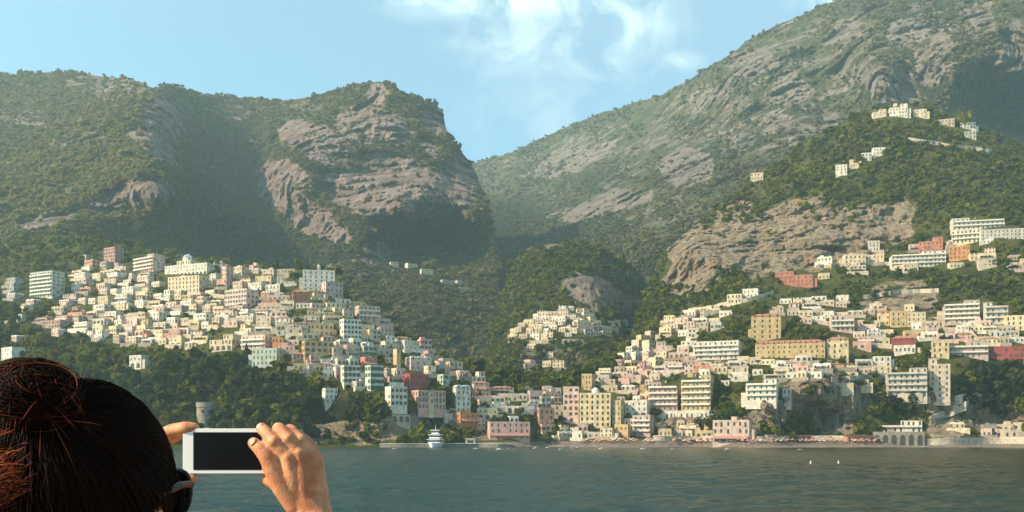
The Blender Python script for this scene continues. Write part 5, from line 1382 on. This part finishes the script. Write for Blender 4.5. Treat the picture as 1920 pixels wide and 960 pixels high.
    ax = np.array([.35, -.55, .75])+g.normal(0, .55, (n, 3)); ax /= np.linalg.norm(ax, axis=1)[:, None]
    e1 = np.cross(ax, g.normal(size=(n, 3))); e1 /= np.linalg.norm(e1, axis=1)[:, None]; e2 = np.cross(ax, e1)
    lat = g.uniform(-.85, .85, n)[:, None]+g.normal(0, .18, (n, 1))*tt; ang = g.uniform(1.6, 4.2, n)[:, None]*tt
    rad = (.0315+.006*g.normal(0, .5, n)[:, None]+.0025*np.sin(ang*2.3+g.uniform(0, 6, n)[:, None]))
    cl = np.sqrt(np.clip(1-lat**2, .05, 1))
    co = (rad*cl*np.cos(ang))[..., None]*e1[:, None]+(rad*cl*np.sin(ang))[..., None]*e2[:, None]+(rad*lat)[..., None]*ax[:, None]
    co = co*np.array([1.12, 1.0, .92]) + kn
    co[:, -1] += g.normal(0, .004, (n, 3))
    tubes('coiled_strands', co[:1540], .00048, HAIR, bo); tubes('painted_lit_strands', co[1540:], .0004, SUN_HAIR, bo)  # the last strands carry painted sunlight
    # wisps sticking out of the knot
    w0 = co[g.integers(0, n, 160), 10]; dw = (w0-kn); dw = dw/np.linalg.norm(dw, axis=1)[:, None]+g.normal(0, .8, (160, 3)); t8 = np.linspace(0, 1, 9)[None, :, None]
    tubes('wisps', w0[:, None]+dw[:, None]*t8*g.uniform(.006, .018, 160)[:, None, None]+np.array([0, 0, -.008])*t8**2, .00022, SUN_HAIR, bo)  # wisps in the same painted sunlit red
    # the outer, western side of the knot runs out of frame
    n = 520; a0 = g.uniform(0, 6.283, n); rr_ = g.uniform(.3, 1, n)**.5*.022
    st = np.array(P(20, 745, .94)); tt = np.linspace(0, 1, 14)[None, :, None]
    e1, e2 = np.array([0, .8, .6]), np.array([0, -.6, .8])
    base_ = (np.cos(a0)*rr_)[:, None]*e1+(np.sin(a0)*rr_)[:, None]*e2
    arc = st+np.array([.03, 0, .012])*(1-tt)+np.array([-.052, 0, -.028])*tt+np.array([0, 0, .020])*np.sin(tt*math.pi)
    tubes('loop_strands', arc+base_[:, None]*(1-.25*tt), .0009, HAIR, bo)
    # loose ends, the sun's red glow painted as their colour
    n = 110; s0 = np.array(P(30, 880, .885))+g.normal(0, 1, (n, 3))*np.array([.007, .008, .015]); tt = np.linspace(0, 1, 12)[None, :, None]
    d1 = np.array([-.060, -.008, -.016])+g.normal(0, .010, (n, 3))
    tubes('loose_strands', s0[:, None]+d1[:, None]*tt+np.array([0, 0, -.022])*tt**2+g.normal(0, .004, (n, 1, 3))*np.sin(tt*5), .00048, SUN_HAIR, hair)
    # front lock beside the phone
    n = 90; s0 = np.array(HP(.058, .062, .055))+g.normal(0, .004, (n, 3)); s0 = project(s0, .0005); tt = np.linspace(0, 1, 12)[None, :, None]
    en = np.array(HP(.078, .030, -.010))+g.normal(0, .004, (n, 3))
    tubes('side_lock', s0[:, None]*(1-tt)+en[:, None]*tt+np.array(HR @ Vector((.006, .004, 0)))*np.sin(tt*math.pi), .0007, HAIR, hair)
    tag(root, 'woman with dark hair knotted up taking a photo of the town with a smartphone', 'person')
    # sunglasses
    sg = empty('sunglasses', HP(0, .098, .012)); so = -sg.location
    LENS = plain('dark_lens', (0.012,0.010,0.010), .08, .2, 20, spec=.8); FRM = plain('tortoise_frame', (0.022,0.010,0.006), .4, .5, 120, spec=.3)
    for sx in (-1, 1):
        m = MB(); n = 20; vs = []
        for (yo, sc) in ((.100, 1), (.1045, .97)):
            for i in range(n):
                a = 2*math.pi*i/n; x = .0315*math.copysign(abs(math.cos(a))**.8, math.cos(a))*sc; z = .0265*math.copysign(abs(math.sin(a))**.85, math.sin(a))*sc
                vs.append(HP(sx*.037+x, yo-.35*abs(sx*.037+x)**1.0*abs(sx*.037+x)/.07, +.020+z)+so)
        m.add(vs, [tuple(range(n))[::-1], tuple(range(n, 2*n))]+[(i, (i+1) % n, n+(i+1) % n, n+i) for i in range(n)]); m.build('lens', LENS, sg)
        m = MB()
        for i in range(n): m.tube(Vector(vs[i]).lerp(Vector(vs[n+i]), .5), Vector(vs[(i+1) % n]).lerp(Vector(vs[n+(i+1) % n]), .5), .0024, .0024, 6)
        m.build('frame', FRM, sg)
        m = MB(); pts = [HP(sx*.068, .078, .029)+so, HP(sx*.081, .03, .025)+so, HP(sx*.083, -.02, .010)+so]
        for a, b in zip(pts[:-1], pts[1:]): m.tube(a, b, .0042, .0038, 8)
        m.build('temple', FRM, sg)
    m = MB(); m.tube(HP(-.008, .108, .024)+so, HP(.008, .108, .024)+so, .0024, .0024, 8); m.build('bridge', FRM, sg)
    tag(sg, 'large round dark sunglasses worn by the woman', 'sunglasses')
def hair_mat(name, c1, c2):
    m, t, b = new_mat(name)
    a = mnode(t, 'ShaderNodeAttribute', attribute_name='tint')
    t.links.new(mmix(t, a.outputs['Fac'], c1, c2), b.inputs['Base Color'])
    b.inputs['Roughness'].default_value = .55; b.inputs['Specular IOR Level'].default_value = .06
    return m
woman()
# ------------------------------------------------------------------ phone
def phone():
    x0, x1, y0, y1 = 345, 517, 803.5, 888
    c = P((x0+x1)/2, (y0+y1)/2, PD)
    w, h, th = (x1-x0)/F*PD, (y1-y0)/F*PD, .0078
    root = empty('smartphone', c, R(2))
    def slab(W_, H_, y0_, y1_, rad, name, mat, bev=0):
        bm = bmesh.new(); n = 6; pts = []
        for cx, cz, a0 in ((W_/2-rad, H_/2-rad, 0), (-W_/2+rad, H_/2-rad, 90), (-W_/2+rad, -H_/2+rad, 180), (W_/2-rad, -H_/2+rad, 270)):
            for i in range(n+1):
                a = R(a0+90*i/n); pts.append((cx+rad*math.cos(a), cz+rad*math.sin(a)))
        f = bm.faces.new([bm.verts.new((x, y0_, z)) for x, z in pts]); r = bmesh.ops.extrude_face_region(bm, geom=[f])
        for v in r['geom']:
            if isinstance(v, bmesh.types.BMVert): v.co.y = y1_
        bmesh.ops.recalc_face_normals(bm, faces=bm.faces)
        if bev: bmesh.ops.bevel(bm, geom=[e for e in bm.edges if abs(e.verts[0].co.y-e.verts[1].co.y) < 1e-6], offset=bev, segments=2, affect='EDGES')
        me = bpy.data.meshes.new(name); bm.to_mesh(me); bm.free(); return link(name, me, mat, root)
    body = slab(w, h, -th/2, th/2, .0085, 'body', plain('white_phone_glass', (0.74,0.72,0.68), .22, .05, 6, spec=.5), .0007)
    sc = slab(.0895, .0500, -th/2-.0004, -th/2+.001, .0008, 'screen', plain('dark_phone_screen', (0.003,0.003,0.0035), .35, .2, 8, spec=.25)); sc.location.x = -.0022
    e = MB(); e.lathe((0, 0, 0), [(.0052, -.0006), (.0052, 0)], 24); b = e.build('home_button', plain('phone_button', (0.66,0.64,0.60), .3, .05, 6), root)
    b.rotation_euler = (R(90), 0, 0); b.location = (w/2-.0085, -th/2-.0002, 0)
    bd = MB()
    bd.box(-.004, .004, -.0015, .0015, -.0006, .0006); q = bd.build('volume_button', plain('phone_edge', (0.55,0.54,0.52), .3, .1, 6, .8), root); q.location = (-w*.25, 0, h/2+.0005)
    tag(root, 'white smartphone held sideways with a dark screen', 'phone')
phone()
